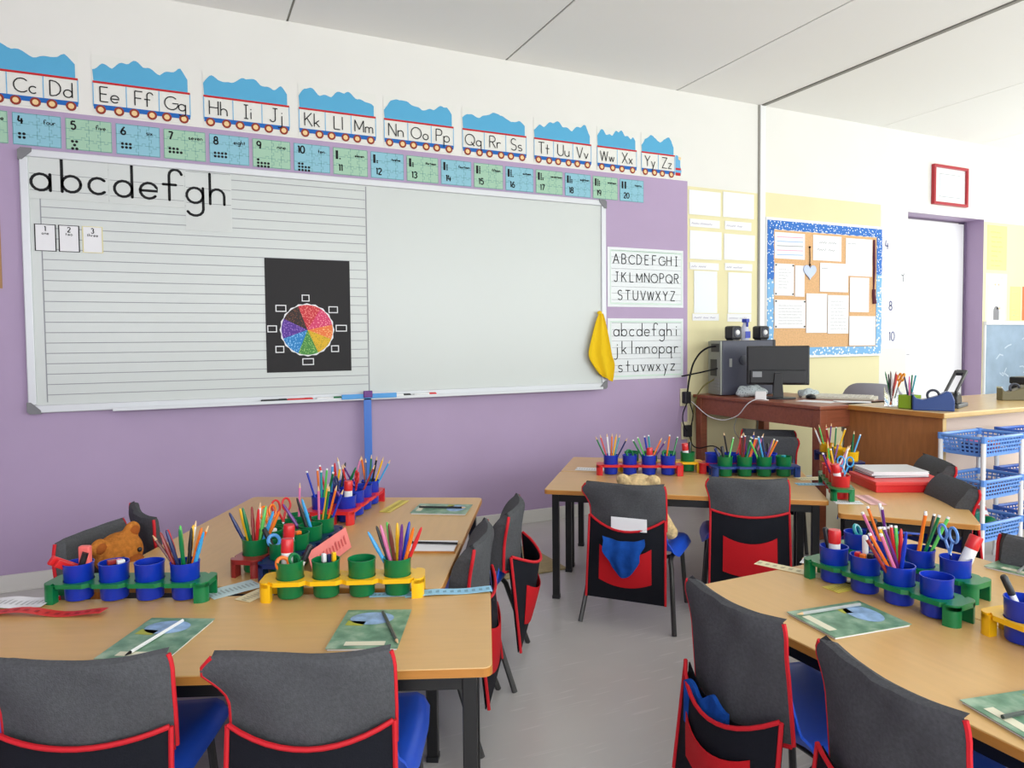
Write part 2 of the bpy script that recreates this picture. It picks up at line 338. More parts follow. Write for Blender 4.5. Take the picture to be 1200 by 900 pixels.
    G['U'] = (.6, [[(0, 1), (0, .3)] + arc(.3, .3, .3, .3, 180, 360)[1:] + [(.6, 1)]]); G['V'] = (.64, [[(0, 1), (.32, 0)], [(.32, 0), (.64, 1)]])
    G['W'] = (.9, [[(0, 1), (.22, 0)], [(.22, 0), (.45, 1)], [(.45, 1), (.68, 0)], [(.68, 0), (.9, 1)]]); G['X'] = (.6, [[(0, 1), (.6, 0)], [(0, 0), (.6, 1)]])
    G['Y'] = (.6, [[(0, 1), (.3, .5)], [(.6, 1), (.3, .5)], [(.3, .5), (.3, 0)]]); G['Z'] = (.58, [[(0, 1), (.58, 1)], [(.58, 1), (0, 0)], [(0, 0), (.58, 0)]])
    G['0'] = (.56, [arc(.28, .5, .28, .5, 0, 360)]); G['1'] = (.2, [[(.14, 0), (.14, 1)], [(.14, 1), (0, .84)]]); G['2'] = (.5, [arc(.25, .74, .24, .26, 165, -25) + [(0, 0)], [(0, 0), (.52, 0)]])
    G['3'] = (.5, [arc(.24, .75, .22, .25, 150, -90), arc(.24, .26, .25, .26, 90, -150)]); G['4'] = (.52, [[(.1, 1), (0, .36)], [(0, .36), (.52, .36)], [(.36, .7), (.36, 0)]])
    G['5'] = (.52, [[(.48, 1), (.08, 1)], [(.08, 1), (.05, .56)] + arc(.25, .32, .25, .32, 120, -150)]); G['6'] = (.5, [arc(.25, .26, .25, .26, 0, 360), [(.4, 1), (.12, .6), (0, .26)]])
    G['7'] = (.5, [[(0, 1), (.5, 1)], [(.5, 1), (.16, 0)]]); G['8'] = (.5, [arc(.25, .75, .2, .25, 0, 360), arc(.25, .26, .25, .26, 0, 360)]); G['9'] = (.5, [arc(.25, .72, .25, .28, 0, 360), [(.5, .72), (.4, 0)]])
    return G
GL = glyphs()
def write(mb, text, x, z, h, w, y, gap=.24, space=.45, align='l', dots=False):
    """flat lettering of cap height h with its baseline at z, in the x,z plane"""
    tot = sum((GL[c][0] + gap) if c in GL else space for c in text) * h - gap * h
    if align == 'c': x -= tot / 2
    for c in text:
        if c not in GL: x += space * h; continue
        adv, strokes = GL[c]
        for s in strokes:
            pts = [(x + p[0] * h, z + p[1] * h) for p in s]
            mb.ribbon(pts, w, y)
            if dots:
                mb.disc(*pts[0], w / 2, y, 8); mb.disc(*pts[-1], w / 2, y, 8)
        x += (adv + gap) * h
    return x
def scribble(mb, x0, x1, z, h, w, y, seed=0):
    """a line of handwriting too small to read"""
    rr = random.Random(seed); x = x0
    while x < x1:
        n = rr.randint(3, 6); pts = []
        for i in range(n * 2): pts.append((x + i * h * .45, z + (h * .5 if i % 2 else 0) * rr.uniform(.5, 1.2)))
        if pts[-1][0] > x1: break
        mb.ribbon(pts, w, y); x = pts[-1][0] + h * .8

# ------------------------------------------------------------------ room shell
mb = MB(); mb.box(LX - .1, RX + .1, BY - .1, .4, -.1, 0)
kind(obj('floor', mb, FLOOR))
# back wall: painted bands are separate faces of one thick wall with the door recess cut out
NX0, NX1, NZ, ND = 5.397, 6.40, 2.145, 0.21
mb = MB()
def wall_patch(x0, x1, z0, z1, mi): mb.cur = mi; mb.add([(x0, 0, z0), (x1, 0, z0), (x1, 0, z1), (x0, 0, z1)], [(0, 1, 2, 3)])
for x0, x1, zt, mi in ((LX, 3.14, 2.195, 1), (3.14, 3.79, 2.163, 2), (3.79, 3.83, 2.18, 0), (3.83, 5.07, 2.178, 2), (5.07, NX0, 2.16, 0), (NX1, RX, 2.13, 2)):
    wall_patch(x0, x1, 0, zt, mi); wall_patch(x0, x1, zt, CZ, 0)
wall_patch(NX0, NX1, NZ, CZ, 0)
mb.cur = 1
mb.add([(NX1, 0, 0), (NX1, ND, 0), (NX1, ND, NZ), (NX1, 0, NZ)], [(0, 1, 2, 3)])
mb.add([(NX0, ND, 0), (NX0, 0, 0), (NX0, 0, NZ), (NX0, ND, NZ)], [(0, 1, 2, 3)])
mb.add([(NX0, 0, NZ), (NX1, 0, NZ), (NX1, ND, NZ), (NX0, ND, NZ)], [(0, 1, 2, 3)])
mb.cur = 0
mb.box(LX - .1, RX + .1, ND, ND + .15, -.05, CZ + .05)
kind(obj('wall_back', mb, [PAINT, PURPLE, YELLOW_W]))
mb = MB(); mb.box(LX - .1, LX, BY, ND, 0, CZ); kind(obj('wall_left', mb, PURPLE))
def window_wall(name, fixed, along0, along1, centres, w, z0, z1, vertical):
    mb = MB()
    def bx(a0, a1, za, zb):
        if vertical: mb.box(fixed, fixed + .12, a0, a1, za, zb)
        else: mb.box(a0, a1, fixed - .12, fixed, za, zb)
    bx(along0, along1, 0, z0); bx(along0, along1, z1, CZ)
    edges = [along0] + [e for c in sorted(centres) for e in (c - w / 2, c + w / 2)] + [along1]
    for i in range(0, len(edges), 2): bx(edges[i], edges[i + 1], z0, z1)
    kind(obj(name, mb, PAINT))
    for n, c in enumerate(sorted(centres)):
        f = MB()
        def fb(a0, a1, za, zb):
            if vertical: f.box(fixed + .04, fixed + .09, a0, a1, za, zb)
            else: f.box(a0, a1, fixed - .09, fixed - .04, za, zb)
        a0, a1 = c - w / 2, c + w / 2
        for p in ((a0, a0 + .05, z0, z1), (a1 - .05, a1, z0, z1), (c - .02, c + .02, z0, z1), (a0, a1, z0, z0 + .05), (a0, a1, z1 - .05, z1)): fb(*p)
        yield kind(obj('window_%d' % (n + (1 if vertical else 4)), f, WHITE))
list(window_wall('wall_right', RX, BY, ND, (-1.35, -3.05, -4.75), 1.5, .9, 2.4, True))
list(window_wall('wall_rear', BY, LX, RX, (-.9, 1.2, 3.3, 5.4), 1.75, .9, 2.42, False))
# ceiling boards with open joints
mb = MB(); mb.box(LX - .1, RX + .1, BY - .1, .3, CZ + .006, CZ + .1); ceil = kind(obj('ceiling', mb, BATTEN_AND_SHADOW))
joints = [LX, -.71, .54, 1.79, 3.05, 3.81, 5.06, 6.3, RX]
for i in range(len(joints) - 1):
    a = .020 if abs(joints[i] - 3.81) < .01 else (.003 if joints[i] > 4 else .006)
    b = .020 if abs(joints[i + 1] - 3.81) < .01 else (.003 if joints[i + 1] > 4 else .006)
    mb = MB(); mb.box(joints[i] + a, joints[i + 1] - b, BY, ND, CZ, CZ + .006); obj('ceiling_panel', mb, CEIL, ceil)
mb = MB(); mb.box(3.797, 3.823, BY, 0, CZ - .006, CZ + .02); kind(obj('trim_1', mb, BATTEN_AND_SHADOW))
mb = MB(); mb.box(3.785, 3.835, -.014, 0, 0.0, CZ)
kind(obj('trim_2', mb, WHITE, bevel=.003))
mb = MB(); mb.box(3.772, 3.785, -.006, 0, 0, CZ); kind(obj('trim_shadow_line', mb, BATTEN_AND_SHADOW))  # thin grey strip added as the shadow line left of the white trim
mb = MB(); mb.box(LX, 3.14, -.014, 0, .004, .078); mb.box(LX, 3.14, -.018, 0, 0, .006); kind(obj('baseboard_back', mb, mat('baseboard_paint', rgb(214, 212, 206), .45), bevel=.003))
mb = MB(); mb.box(3.14, NX0, -.014, 0, 0, .078); kind(obj('baseboard_right', mb, mat('baseboard_paint', (0, 0, 0)), bevel=.003))
# white door in the recess
mb = MB(); mb.box(NX0 + .02, NX1 - .025, ND - .05, ND - .005, .01, NZ - .02); d = kind(obj('door_1', mb, mat('white_door_paint', rgb(244, 244, 246), .4)))
mb = MB(); mb.tube([(NX0 + .10, ND - .05, .98), (NX0 + .10, ND - .09, .98), (NX0 + .20, ND - .09, .98)], .009); obj('door_handle', mb, CHROME, d, True)
mb = MB(); mb.box(NX1 - .022, NX1, ND - .06, ND, 0, NZ); kind(obj('trim_4', mb, mat('dark_purple_frame', rgb(120, 104, 132), .5)))  # narrow frame strip, darker purple than the reveal

# ------------------------------------------------------------------ wall pieces
def card(name, label, cat, x0, z0, x1, z1, m=PAPER, th=.0015, y=-.001, group=None):
    t = thing(name, label, cat, ((x0 + x1) / 2, y, (z0 + z1) / 2), group=group)
    w, h = (x1 - x0) / 2, (z1 - z0) / 2
    mb = MB(); mb.box(-w, w, -th, 0, -h, h); obj('sheet', mb, m, t)
    return t, w, h
YP = -.0024       # print lies just proud of a card's face
# --- whiteboard
WX0, WX1, WZ0, WZ1 = -.640, 2.470, .812, 2.009
wb = thing('whiteboard', 'long white framed whiteboard with ruled left half on the lilac wall', 'whiteboard', (0, 0, 0))
mb = MB(); mb.box(WX0 + .02, WX1 - .02, -.016, -.001, WZ0 + .02, WZ1 - .02); obj('writing_surface', mb, BOARD, wb)
for (a, b, c, d) in ((WX0, WX1, WZ1 - .034, WZ1), (WX0, WX1, WZ0, WZ0 + .036), (WX0, WX0 + .034, WZ0 + .036, WZ1 - .034), (WX1 - .034, WX1, WZ0 + .036, WZ1 - .034)):
    mb = MB(); mb.box(a, b, -.026, -.001, c, d); obj('frame_rail', mb, ALU, wb, bevel=.004)
for x in (WX0, WX1):
    for z in (WZ0, WZ1):
        sx, sz = (1 if x == WX0 else -1), (1 if z == WZ0 else -1)
        mb = MB(); mb.prism([(x - sx * .004, z - sz * .004 + sz * .012), (x - sx * .004 + sx * .012, z - sz * .004), (x + sx * .05, z - sz * .004), (x + sx * .05, z + sz * .012), (x + sx * .012, z + sz * .05), (x - sx * .004, z + sz * .05)], -.030, -.0005, 'y')
        c = obj('corner_cap', mb, CAPG, wb); c['label'] = 'grey corner cap'
mb = MB(); mb.box(-.30, WX1 - .06, -.075, -.026, WZ0 - .002, WZ0 + .004); mb.box(-.30, WX1 - .06, -.078, -.073, WZ0 - .002, WZ0 + .014); obj('pen_tray', mb, ALU, wb, bevel=.001)
mb = MB()
for i in range(23): z = 1.945 - i * .0478; mb.ribbon([(-.565, z), (.925, z)], .0035, -.0168)
mb.ribbon([(-.565, 1.96), (-.565, .86)], .0045, -.0170); mb.ribbon([(.930, 1.97), (.930, .852)], .006, -.0170)
obj('ruled_lines', mb, RULE, wb)
def letter_card(text, x0, x1, z0, z1, xs, base, label):
    t, w, h = card('letter_card', label, 'letter card', x0, z0, x1, z1, mat('matt_letter_card', rgb(214, 218, 215), .7, .2), y=-.0165, group='letter cards on the whiteboard')
    mb = MB(); cx, cz = (x0 + x1) / 2, (z0 + z1) / 2
    for ch, x in zip(text, xs): write(mb, ch, x - cx, base - cz, .148, .0125, YP, dots=True)
    obj('lettering', mb, INK, t)
    mb = MB()
    for zz in (base, base + .074, base + .152): mb.ribbon([(-w + .004, zz - cz), (w - .004, zz - cz)], .0018, YP + .0004)
    obj('guide_line', mb, INKG, t)
letter_card('abc', -.607, -.292, 1.790, 1.988, (-.598, -.478, -.372), 1.828, 'wide white card printed with the letters a b c at the board corner')
letter_card('def', -.290, .033, 1.790, 1.990, (-.268, -.160, -.052), 1.824, 'wide white card printed with the letters d e f')
letter_card('gh', .036, .248, 1.683, 1.994, (.042, .148), 1.818, 'taller white card printed with the letters g h, end of the letter row')
for n, wd, x0, x1, lab, fr in (('1', 'one', -.592, -.508, 'small black edged card printed one on the ruled board', INK), ('2', 'two', -.499, -.416, 'small black edged card printed two on the ruled board', INK), ('3', 'three', -.405, -.322, 'small pale yellow edged card printed three on the ruled board', mat('pale_yellow_edge', rgb(226, 216, 160), .6))):
    t, w, h = card('numeral_card', lab, 'card', x0, 1.552, x1, 1.676, PAPER, y=-.0165, group='small numeral cards on the whiteboard')
    mb = MB(); mb.ribbon([(-w + .002, -h + .002), (w - .002, -h + .002), (w - .002, h - .002), (-w + .002, h - .002)], .0055, YP, True); obj('border', mb, fr, t)
    mb = MB(); write(mb, n, 0, .030, .022, .004, YP, align='c'); write(mb, wd, 0, .014, .014, .002, YP, align='c'); obj('lettering', mb, INK, t)
# colour wheel poster
t, w, h = card('colour_wheel_poster', 'black poster with a speckled colour wheel taped on the whiteboard', 'poster', .397, .969, .834, 1.562, BLACKP, y=-.017)
wx, wz, wr = -.010, -.075, .132
mb = MB(); mb.add([(wx, YP, wz)] + [(wx + (wr + .006 + .003 * math.cos(k * PI / 2)) * math.cos(k * PI / 40), YP, wz + (wr + .006 + .003 * math.cos(k * PI / 2)) * math.sin(k * PI / 40)) for k in range(80)], [(0, 1 + k, 1 + (k + 1) % 80) for k in range(80)]); obj('wheel_outline', mb, PAPER, t)
for i, (a0, a1, c1, c2, nm) in enumerate(((58, 110, (206, 48, 60), (238, 140, 130), 'red'), (12, 58, (220, 60, 110), (245, 150, 170), 'pink'), (-22, 12, (238, 120, 60), (250, 190, 120), 'orange'), (-66, -22, (226, 180, 30), (180, 150, 30), 'yellow'),
                       (-112, -66, (70, 140, 60), (150, 200, 110), 'green'), (-160, -112, (30, 130, 200), (140, 200, 240), 'blue'), (-206, -160, (86, 44, 150), (150, 110, 200), 'purple'), (-250, -206, (44, 26, 22), (110, 60, 40), 'brown'))):
    mb = MB(); mb.add([(wx, YP - .0006, wz)] + [(wx + wr * math.cos(R(a)), YP - .0006, wz + wr * math.sin(R(a))) for a in [a0 + (a1 - a0) * k / 8 for k in range(9)]], [(0, k + 1, k + 2) for k in range(8)])
    s = obj('wheel_sector', mb, speckle_material('wheel_' + nm, rgb(*c1), rgb(*c2), 110, .34), t); s['label'] = nm + ' speckled sector'
    a = R((92, 40, 3, -37, -90, -143, -182, -222)[i]); rr = wr + .036; px, pz = wx + rr * math.cos(a) * 1.06, wz + rr * math.sin(a); bw = (.020, .025, .030, .021, .030, .022, .024, .027)[i]
    mb = MB(); mb.add([(px - bw, YP, pz - .018), (px + bw, YP, pz - .018), (px + bw, YP, pz + .018), (px - bw, YP, pz + .018)], [(0, 1, 2, 3)]); q = obj('name_tag', mb, PAPER, t)
    mb = MB(); mb.add([(px - bw + .005, YP - .0006, pz - .013), (px + bw - .005, YP - .0006, pz - .013), (px + bw - .005, YP - .0006, pz + .013), (px - bw + .005, YP - .0006, pz + .013)], [(0, 1, 2, 3)]); obj('tag_face', mb, BLACKP, q)
# alphabet train cards
def cloud_poly(x0, x1, z0, z1, seed):
    rr = random.Random(seed); n = 40; pts = [(x0 + .006, z0), (x1 - .012, z0)]
    ph = rr.uniform(0, 6); q = rr.uniform(2.0, 3.0)
    for i in range(n + 1):
        u = 1 - i / n; side = min(1, 5 * u + .55, 5 * (1 - u) + .6)
        z = z0 + (z1 - z0) * (.74 + .15 * math.sin(ph + u * 2 * PI * q * .7) + .09 * abs(math.sin(ph * 2 + u * PI * 6)) + .03 * math.sin(u * 40 + ph)) * side
        pts.append((x0 + .002 + (x1 - x0 - .014) * u, z))
    return pts
cars = ['ABCD', 'EFG', 'HIJ', 'KLM', 'NOP', 'QRS', 'TUV', 'WX', 'YZ']
spans = [(-.955, -.401), (-.346, .072), (.128, .542), (.586, .998), (1.040, 1.452), (1.503, 1.920), (1.968, 2.378), (2.418, 2.724), (2.758, 3.093)]
for ci, (let, (x0, x1)) in enumerate(zip(cars, spans)):
    lab = 'train frieze card carrying the letter pairs ' + ' '.join(c + c.lower() for c in let)
    t, w, h = card('train_card', lab, 'alphabet card', x0, 2.205, x1, 2.478, mat('frieze_card_white', rgb(230, 229, 222), .6), group='alphabet train along the wall top')
    zc = 2.3415; top = 2.352 - zc; bot = 2.238 - zc; xe = (2.758 + .275 - (x0 + x1) / 2) if let == 'YZ' else w
    mb = MB(); mb.add([(p[0], YP, p[1]) for p in cloud_poly(-w, xe, top, h - .004, 11 + ci)], [tuple(range(43))]); obj('cloud', mb, CLOUD, t)
    mb = MB(); mb.ribbon([(-w + .002, top), (xe - .002, top)], .010, YP - .0006); obj('roof_stripe', mb, TRED, t)
    mb = MB(); mb.ribbon([(-w + .004, bot), (xe - .004, bot)], .022, YP - .0006); obj('chassis', mb, TBLUE, t)
    n = len(let); cw = (xe + w) / n; lm = MB(); dm = MB()
    for k in range(n + 1):
        xx = -w + cw * k; xx = min(max(xx, -w + .003), xe - .003); dm.ribbon([(xx, bot), (xx, top)], .004, YP - .0003)
    obj('carriage_edge', dm, TLB, t)
    for k, c in enumerate(let):
        xc = -w + cw * (k + .5); write(lm, c + c.lower(), xc, bot + .026, .068 if c not in 'WOQGMC' else .062, .0052, YP - .0022, gap=.16, align='c')
        for s in (-.27, .27):
            wm = MB(); wm.disc(xc + s * cw, bot - .012, .0215, YP - .0012, 14); o = obj('wheel', wm, WRIM, t)
            wm = MB(); wm.disc(xc + s * cw, bot - .012, .0125, YP - .0018, 10); obj('hub', wm, WPEACH, o)
    obj('lettering', lm, INK, t)
    if let == 'YZ':
        mb = MB(); mb.add([(xe + .003, YP, bot - .01), (w - .012, YP, bot - .01), (w - .006, YP, bot + .02), (w - .016, YP, bot + .05), (w - .016, YP, top - .02), (xe + .02, YP, top + .006), (xe + .003, YP, top + .006)], [tuple(range(7))]); e = obj('engine', mb, TLB, t)
        mb = MB(); mb.ribbon([(xe + .004, bot + .03), (w - .012, bot + .03)], .014, YP - .0006); mb.ribbon([(xe + .004, bot - .004), (w - .014, bot - .004)], .02, YP - .0006); obj('engine_stripe', mb, TRED, e)
        mb = MB(); mb.disc(w - .022, top - .012, .012, YP - .0006, 8); obj('lamp', mb, WPEACH, e)
# number puzzle cards
words = 'one two three four five six seven eight nine ten eleven twelve thirteen fourteen fifteen sixteen seventeen eighteen nineteen twenty'.split()
for n in range(3, 21):
    x0 = -.662 + .2033 * (n - 4); x1 = x0 + .186
    lab = '%s puzzle card reading %s in the strip over the whiteboard' % ('pale blue' if n % 2 == 0 else 'pale green', words[n - 1])
    t, w, h = card('number_card', lab, 'number card', x0, 2.030 - .0004 * n, x1, 2.174 - .0005 * n, NBLUE if n % 2 == 0 else NGREEN, group='number puzzle cards above the whiteboard')
    mb = MB(); rr = random.Random(n)
    mb.ribbon([(-w + .002, -h + .002), (w - .002, -h + .002), (w - .002, h - .002), (-w + .002, h - .002)], .0022, YP, True)
    def knob(xa, za, xb, zb):
        mx, mz = (xa + xb) / 2, (za + zb) / 2; hz = abs(xb - xa) > abs(zb - za); k = .010 * (1 if rr.random() < .5 else -1)
        if hz: return [(xa, za), (mx - .006, za), (mx - .008, za + k), (mx + .008, za + k), (mx + .006, za), (xb, zb)]
        return [(xa, za), (xa, mz - .006), (xa + k, mz - .008), (xa + k, mz + .008), (xa, mz + .006), (xb, zb)]
    xs = [-w, -w / 2, 0, w / 2, w]; zs = [-h, -h / 3, h / 3, h]
    for i in range(1, 4):
        for j in range(3): 
            if not (i == 1): mb.ribbon(knob(xs[i], zs[j], xs[i], zs[j + 1]), .0016, YP)
    for j in (1, 2):
        for i in range(4): mb.ribbon(knob(xs[i], zs[j], xs[i + 1], zs[j]), .0016, YP)
    obj('puzzle_line', mb, PUZ, t)
    mb = MB()
    if n <= 10:
        write(mb, str(n), -w + .022, .022, .036, .0075, YP - .0004, gap=.14)
        cols = {3: [3], 4: [2, 2], 5: [2, 1, 2], 6: [3, 3], 7: [3, 4], 8: [4, 4], 9: [1, 4, 4], 10: [2, 4, 4]}[n]
    else:
        write(mb, str(n), -w + .030, -h + .020, .034, .0065, YP - .0004, gap=.14)
    write(mb, words[n - 1], w * .52, .030, .020 if n < 11 else .014, .0032, YP - .0004, align='c', gap=.2); obj('numeral', mb, INK, t)
    mb = MB()
    if n <= 10:
        for r_, c_ in enumerate(cols):
            off = .5 if (n == 5 and c_ == 1) else 0
            for q in range(c_): mb.disc(-w + .026 + (q + off) * .0165, -h + .050 - r_ * .0165 + (.012 if len(cols) < 3 and n < 9 else 0) - .012, .0066, YP - .0004, 8)
    else:
        for g in range(2 if n == 20 else 1): mb.ribbon([(-w + .020 + g * .022, h - .016), (-w + .020 + g * .022, h - .062)], .013, YP - .0004)
        for q in range((n - 10) if n < 20 else 0): mb.ribbon([(-w + .036 + (q // 5) * .012, h - .062 + (q % 5) * .009), (-w + .036 + (q // 5) * .012, h - .055 + (q % 5) * .009)], .008, YP - .0004)
    obj('counting_dot', mb, INK, t)
# alphabet charts
CHARTB = mat('chart_pale_green_border', rgb(206, 226, 214), .6)
for key, rows, box, lab in (('upper', ('ABCDEFGHI', 'JKLMNOPQR', 'STUVWXYZ'), (2.494, 1.337, 3.102, 1.722), 'white capital letters chart A to Z beside the whiteboard'), ('lower', ('abcdefghi', 'jklmnopqr', 'stuvwxyz'), (2.494, .862, 3.102, 1.262), 'white small letters chart a to z beneath the capital letters chart')):
    t, w, h = card('alphabet_chart', lab, 'chart', *box, PAPERG)
    mb = MB(); mb.ribbon([(-w + .022, -h + .022), (w - .014, -h + .022), (w - .014, h - .022), (-w + .022, h - .022)], .012, YP, True); obj('border', mb, CHARTB, t)
    mb = MB(); gm = MB()
    for r_, row in enumerate(rows):
        zb = h - .105 - r_ * .117 - (.01 if key == 'lower' else 0); cap_h = .062 if key == 'upper' else .085
        for k, c in enumerate(row): write(mb, c, -w + .065 + (.03 if r_ == 2 else 0) + k * .0605, zb, cap_h * (.92 if c in 'OQGCMW' else 1), .0062, YP - .0005, align='c', gap=.24)
        for dz in (0, .5 * .085, .085): gm.ribbon([(-w + .03, zb + dz), (w - .02, zb + dz)], .0016, YP)
    obj('lettering', mb, INK, t); obj('guide_line', gm, INKG, t)
# sheets in plastic sleeves on the pale yellow strip
SL = [((3.151, 1.974, 3.427, 2.140), 0, 'blank white sheet at the top left of the yellow strip'), ((3.158, 1.891, 3.420, 1.945), 1, 'handwritten caption strip under the top left sheet on the yellow strip'),
      ((3.158, 1.672, 3.436, 1.866), 0, 'blank white sheet in the second row, left column of the yellow strip'), ((3.158, 1.600, 3.413, 1.649), 2, 'caption strip under the second left sheet on the yellow strip'),
      ((3.195, 1.302, 3.398, 1.592), 3, 'tall plastic sleeve low on the left of the yellow strip'), ((3.181, 1.250, 3.414, 1.298), 4, 'caption strip above the left computer speaker'),
      ((3.450, 1.976, 3.734, 2.150), 0, 'blank white sheet at the top right of the yellow strip'), ((3.466, 1.890, 3.710, 1.949), 5, 'handwritten caption strip under the top right sheet on the yellow strip'),
      ((3.459, 1.679, 3.743, 1.860), 0, 'blank white sheet in the second row, right column of the yellow strip'), ((3.467, 1.605, 3.720, 1.655), 6, 'caption strip under the second right sheet on the yellow strip'),
      ((3.498, 1.305, 3.713, 1.590), 3, 'tall plastic sleeve low on the right of the yellow strip'), ((3.491, 1.244, 3.713, 1.300), 7, 'caption strip above the right computer speaker')]
for b, k, lab in SL:
    t, w, h = card('wall_sheet' if k in (0, 3) else 'caption_strip', lab, 'paper', *b, PAPERG if k == 3 else PAPER, y=-.002, group='sheets on the yellow wall strip')
    if k not in (0, 3):
        mb = MB(); scribble(mb, -w + .015, w - .01, -.008, .020, .0028, YP, k); obj('handwriting', mb, mat('violet_ink', rgb(120, 110, 150), .6), t)
# notice board
nb = thing('notice_board', 'cork notice board with blue dotted paper border full of pinned sheets', 'notice board')
BX0, BX1, BZ0, BZ1 = 3.834, 5.068, .975, 2.000
mb = MB(); mb.box(BX0, BX1, -.020, -.001, BZ0, BZ1); obj('backing', mb, WHITE, nb, bevel=.003)
mb = MB(); mb.box(BX0 + .06, BX1 - .06, -.022, -.018, BZ0 + .06, BZ1 - .09); obj('cork_panel', mb, CORK, nb)
def border_strip(x0, x1, z0, z1, m, vert):
    mb = MB(); n = max(3, int((x1 - x0 if not vert else z1 - z0) / .04)); a = []
    if vert:
        for i in range(n + 1): a.append((x1 + (.006 if i % 2 else 0), z0 + (z1 - z0) * i / n))
        poly = [(x0, z1), (x0, z0)] + a
    else:
        for i in range(n + 1): a.append((x0 + (x1 - x0) * i / n, z0 - (.006 if i % 2 else 0)))
        poly = [(x1, z1), (x0, z1)] + a
    mb.prism(poly, -.0245, -.0205, 'y'); obj('border_strip', mb, m, nb)
border_strip(BX0 + .012, BX1 - .012, BZ1 - .083, BZ1 - .022, BORDER, False); border_strip(BX0 + .012, BX1 - .012, BZ0 + .022, BZ0 + .078, BORDERL, False)
border_strip(BX0 + .012, BX0 + .070, 1.55, BZ1 - .083, BORDER, True); border_strip(BX0 + .012, BX0 + .070, BZ0 + .078, 1.55, BORDERL, True)
border_strip(BX1 - .070, BX1 - .012, 1.62, BZ1 - .083, BORDER, True); border_strip(BX1 - .070, BX1 - .012, BZ0 + .078, 1.62, BORDERL, True)
BS = [((3.915, 1.704, 4.215, 1.895), 'landscape timetable sheet with coloured rules, top left of the cork board', 'lines'), ((4.300, 1.706, 4.600, 1.895), 'white sheet with a grey two line heading, top middle of the cork board', 'head'),
      ((4.649, 1.600, 4.945, 1.890), 'large tilted white sheet at the top right of the cork board', 'mark'), ((3.912, 1.435, 4.105, 1.668), 'portrait sheet pinned under the timetable sheet', 'pins'), ((4.116, 1.430, 4.212, 1.660), 'narrow white slip next to the portrait pinned sheet', None),
      ((4.372, 1.472, 4.676, 1.690), 'landscape white sheet in the middle of the cork board', 'mark'), ((4.695, 1.321, 4.910, 1.590), 'portrait white sheet beneath the large tilted sheet', None), ((3.912, 1.196, 4.222, 1.405), 'wide sheet pinned at four corners, lower left of the cork board', 'pins'),
      ((4.230, 1.161, 4.448, 1.456), 'portrait sheet at bottom middle of the cork board, left of a twin', None), ((4.455, 1.154, 4.680, 1.448), 'portrait text sheet at bottom middle of the cork board, right of a twin', 'text'), ((4.690, 1.060, 4.985, 1.290), 'blank sheet at the lower right corner of the cork board', None)]
for i, (b, lab, kd) in enumerate(BS):
    t, w, h = card('pinned_sheet', lab, 'paper', *b, PAPER, y=-.0225 - .0005 * i, group='sheets pinned to the notice board')
    if kd == 'lines':
        for q in range(5):
            mb = MB(); mb.ribbon([(-w + .02, h - .035 - q * .032), (w - .02, h - .03 - q * .032)], .004, YP); obj('printed_rule', mb, (P_PINK, P_SKY, INKG, P_PINK, P_SKY)[q], t)
    elif kd:
        mb = MB()
        if kd == 'head': scribble(mb, -w + .06, w - .05, .035, .026, .003, YP, 3); scribble(mb, -w + .04, w - .03, -.02, .030, .003, YP, 4)
        elif kd == 'mark': scribble(mb, -w + .02, -w + .11, h - .045, .014, .0025, YP, i)
        elif kd == 'text':
            for q in range(9): scribble(mb, -w + .03, w - .02, h - .05 - q * .026, .010, .0015, YP, q)
        else:
            for q in range(7): scribble(mb, -w + .04, w - .03, h - .045 - q * .022, .009, .0014, YP, q + 30)
        obj('writing', mb, INKG, t)
        if kd == 'pins':
            for sx in (-1, 1):
                for sz in (-1, 1):
                    mb = MB(); mb.ball((sx * (w - .012), -.005, sz * (h - .012)), .006, 8, 5); obj('push_pin', mb, BLK_PL, t, True)
t = thing('hanging_heart', 'silver blue heart ornament hanging on a string from the cork board', 'ornament', (4.262, -.027, 1.62))
hp = [(.066 * (16 * math.sin(a) ** 3) / 16, .062 * (13 * math.cos(a) - 5 * math.cos(2 * a) - 2 * math.cos(3 * a) - math.cos(4 * a)) / 16) for a in [2 * PI * k / 28 for k in range(28)]]
mb = MB(); mb.prism(hp, -.006, .002, 'y'); obj('heart', mb, mat('pale_silver_blue', rgb(168, 178, 206), .3, metal=.2), t, bevel=.002)
mb = MB(); mb.tube([(0, 0, .02), (.004, 0, .10), (0, 0, .18)], .003, 6); mb.ball((0, 0, .18), .008, 8, 5); mb.ball((0, -.004, .05), .007, 8, 5); obj('string', mb, INK, t)
t = thing('hanging_tassel', 'long dark maroon tassel hanging at the right side of the cork board', 'ornament', (4.962, -.028, 1.86))
mb = MB(); mb.tube([(0, 0, .03), (0, 0, -.10), (.004, 0, -.20), (0, 0, -.36)], [.008, .011, .010, .005], 8); obj('cord', mb, mat('maroon_fabric', rgb(96, 40, 60), .8), t, True)
mb = MB(); mb.tube([(0, 0, -.36), (-.004, -.003, -.40), (.01, 0, -.47)], [.014, .012, .018], 8); obj('tassel', mb, mat('maroon_fabric', (0, 0, 0)), t, True)
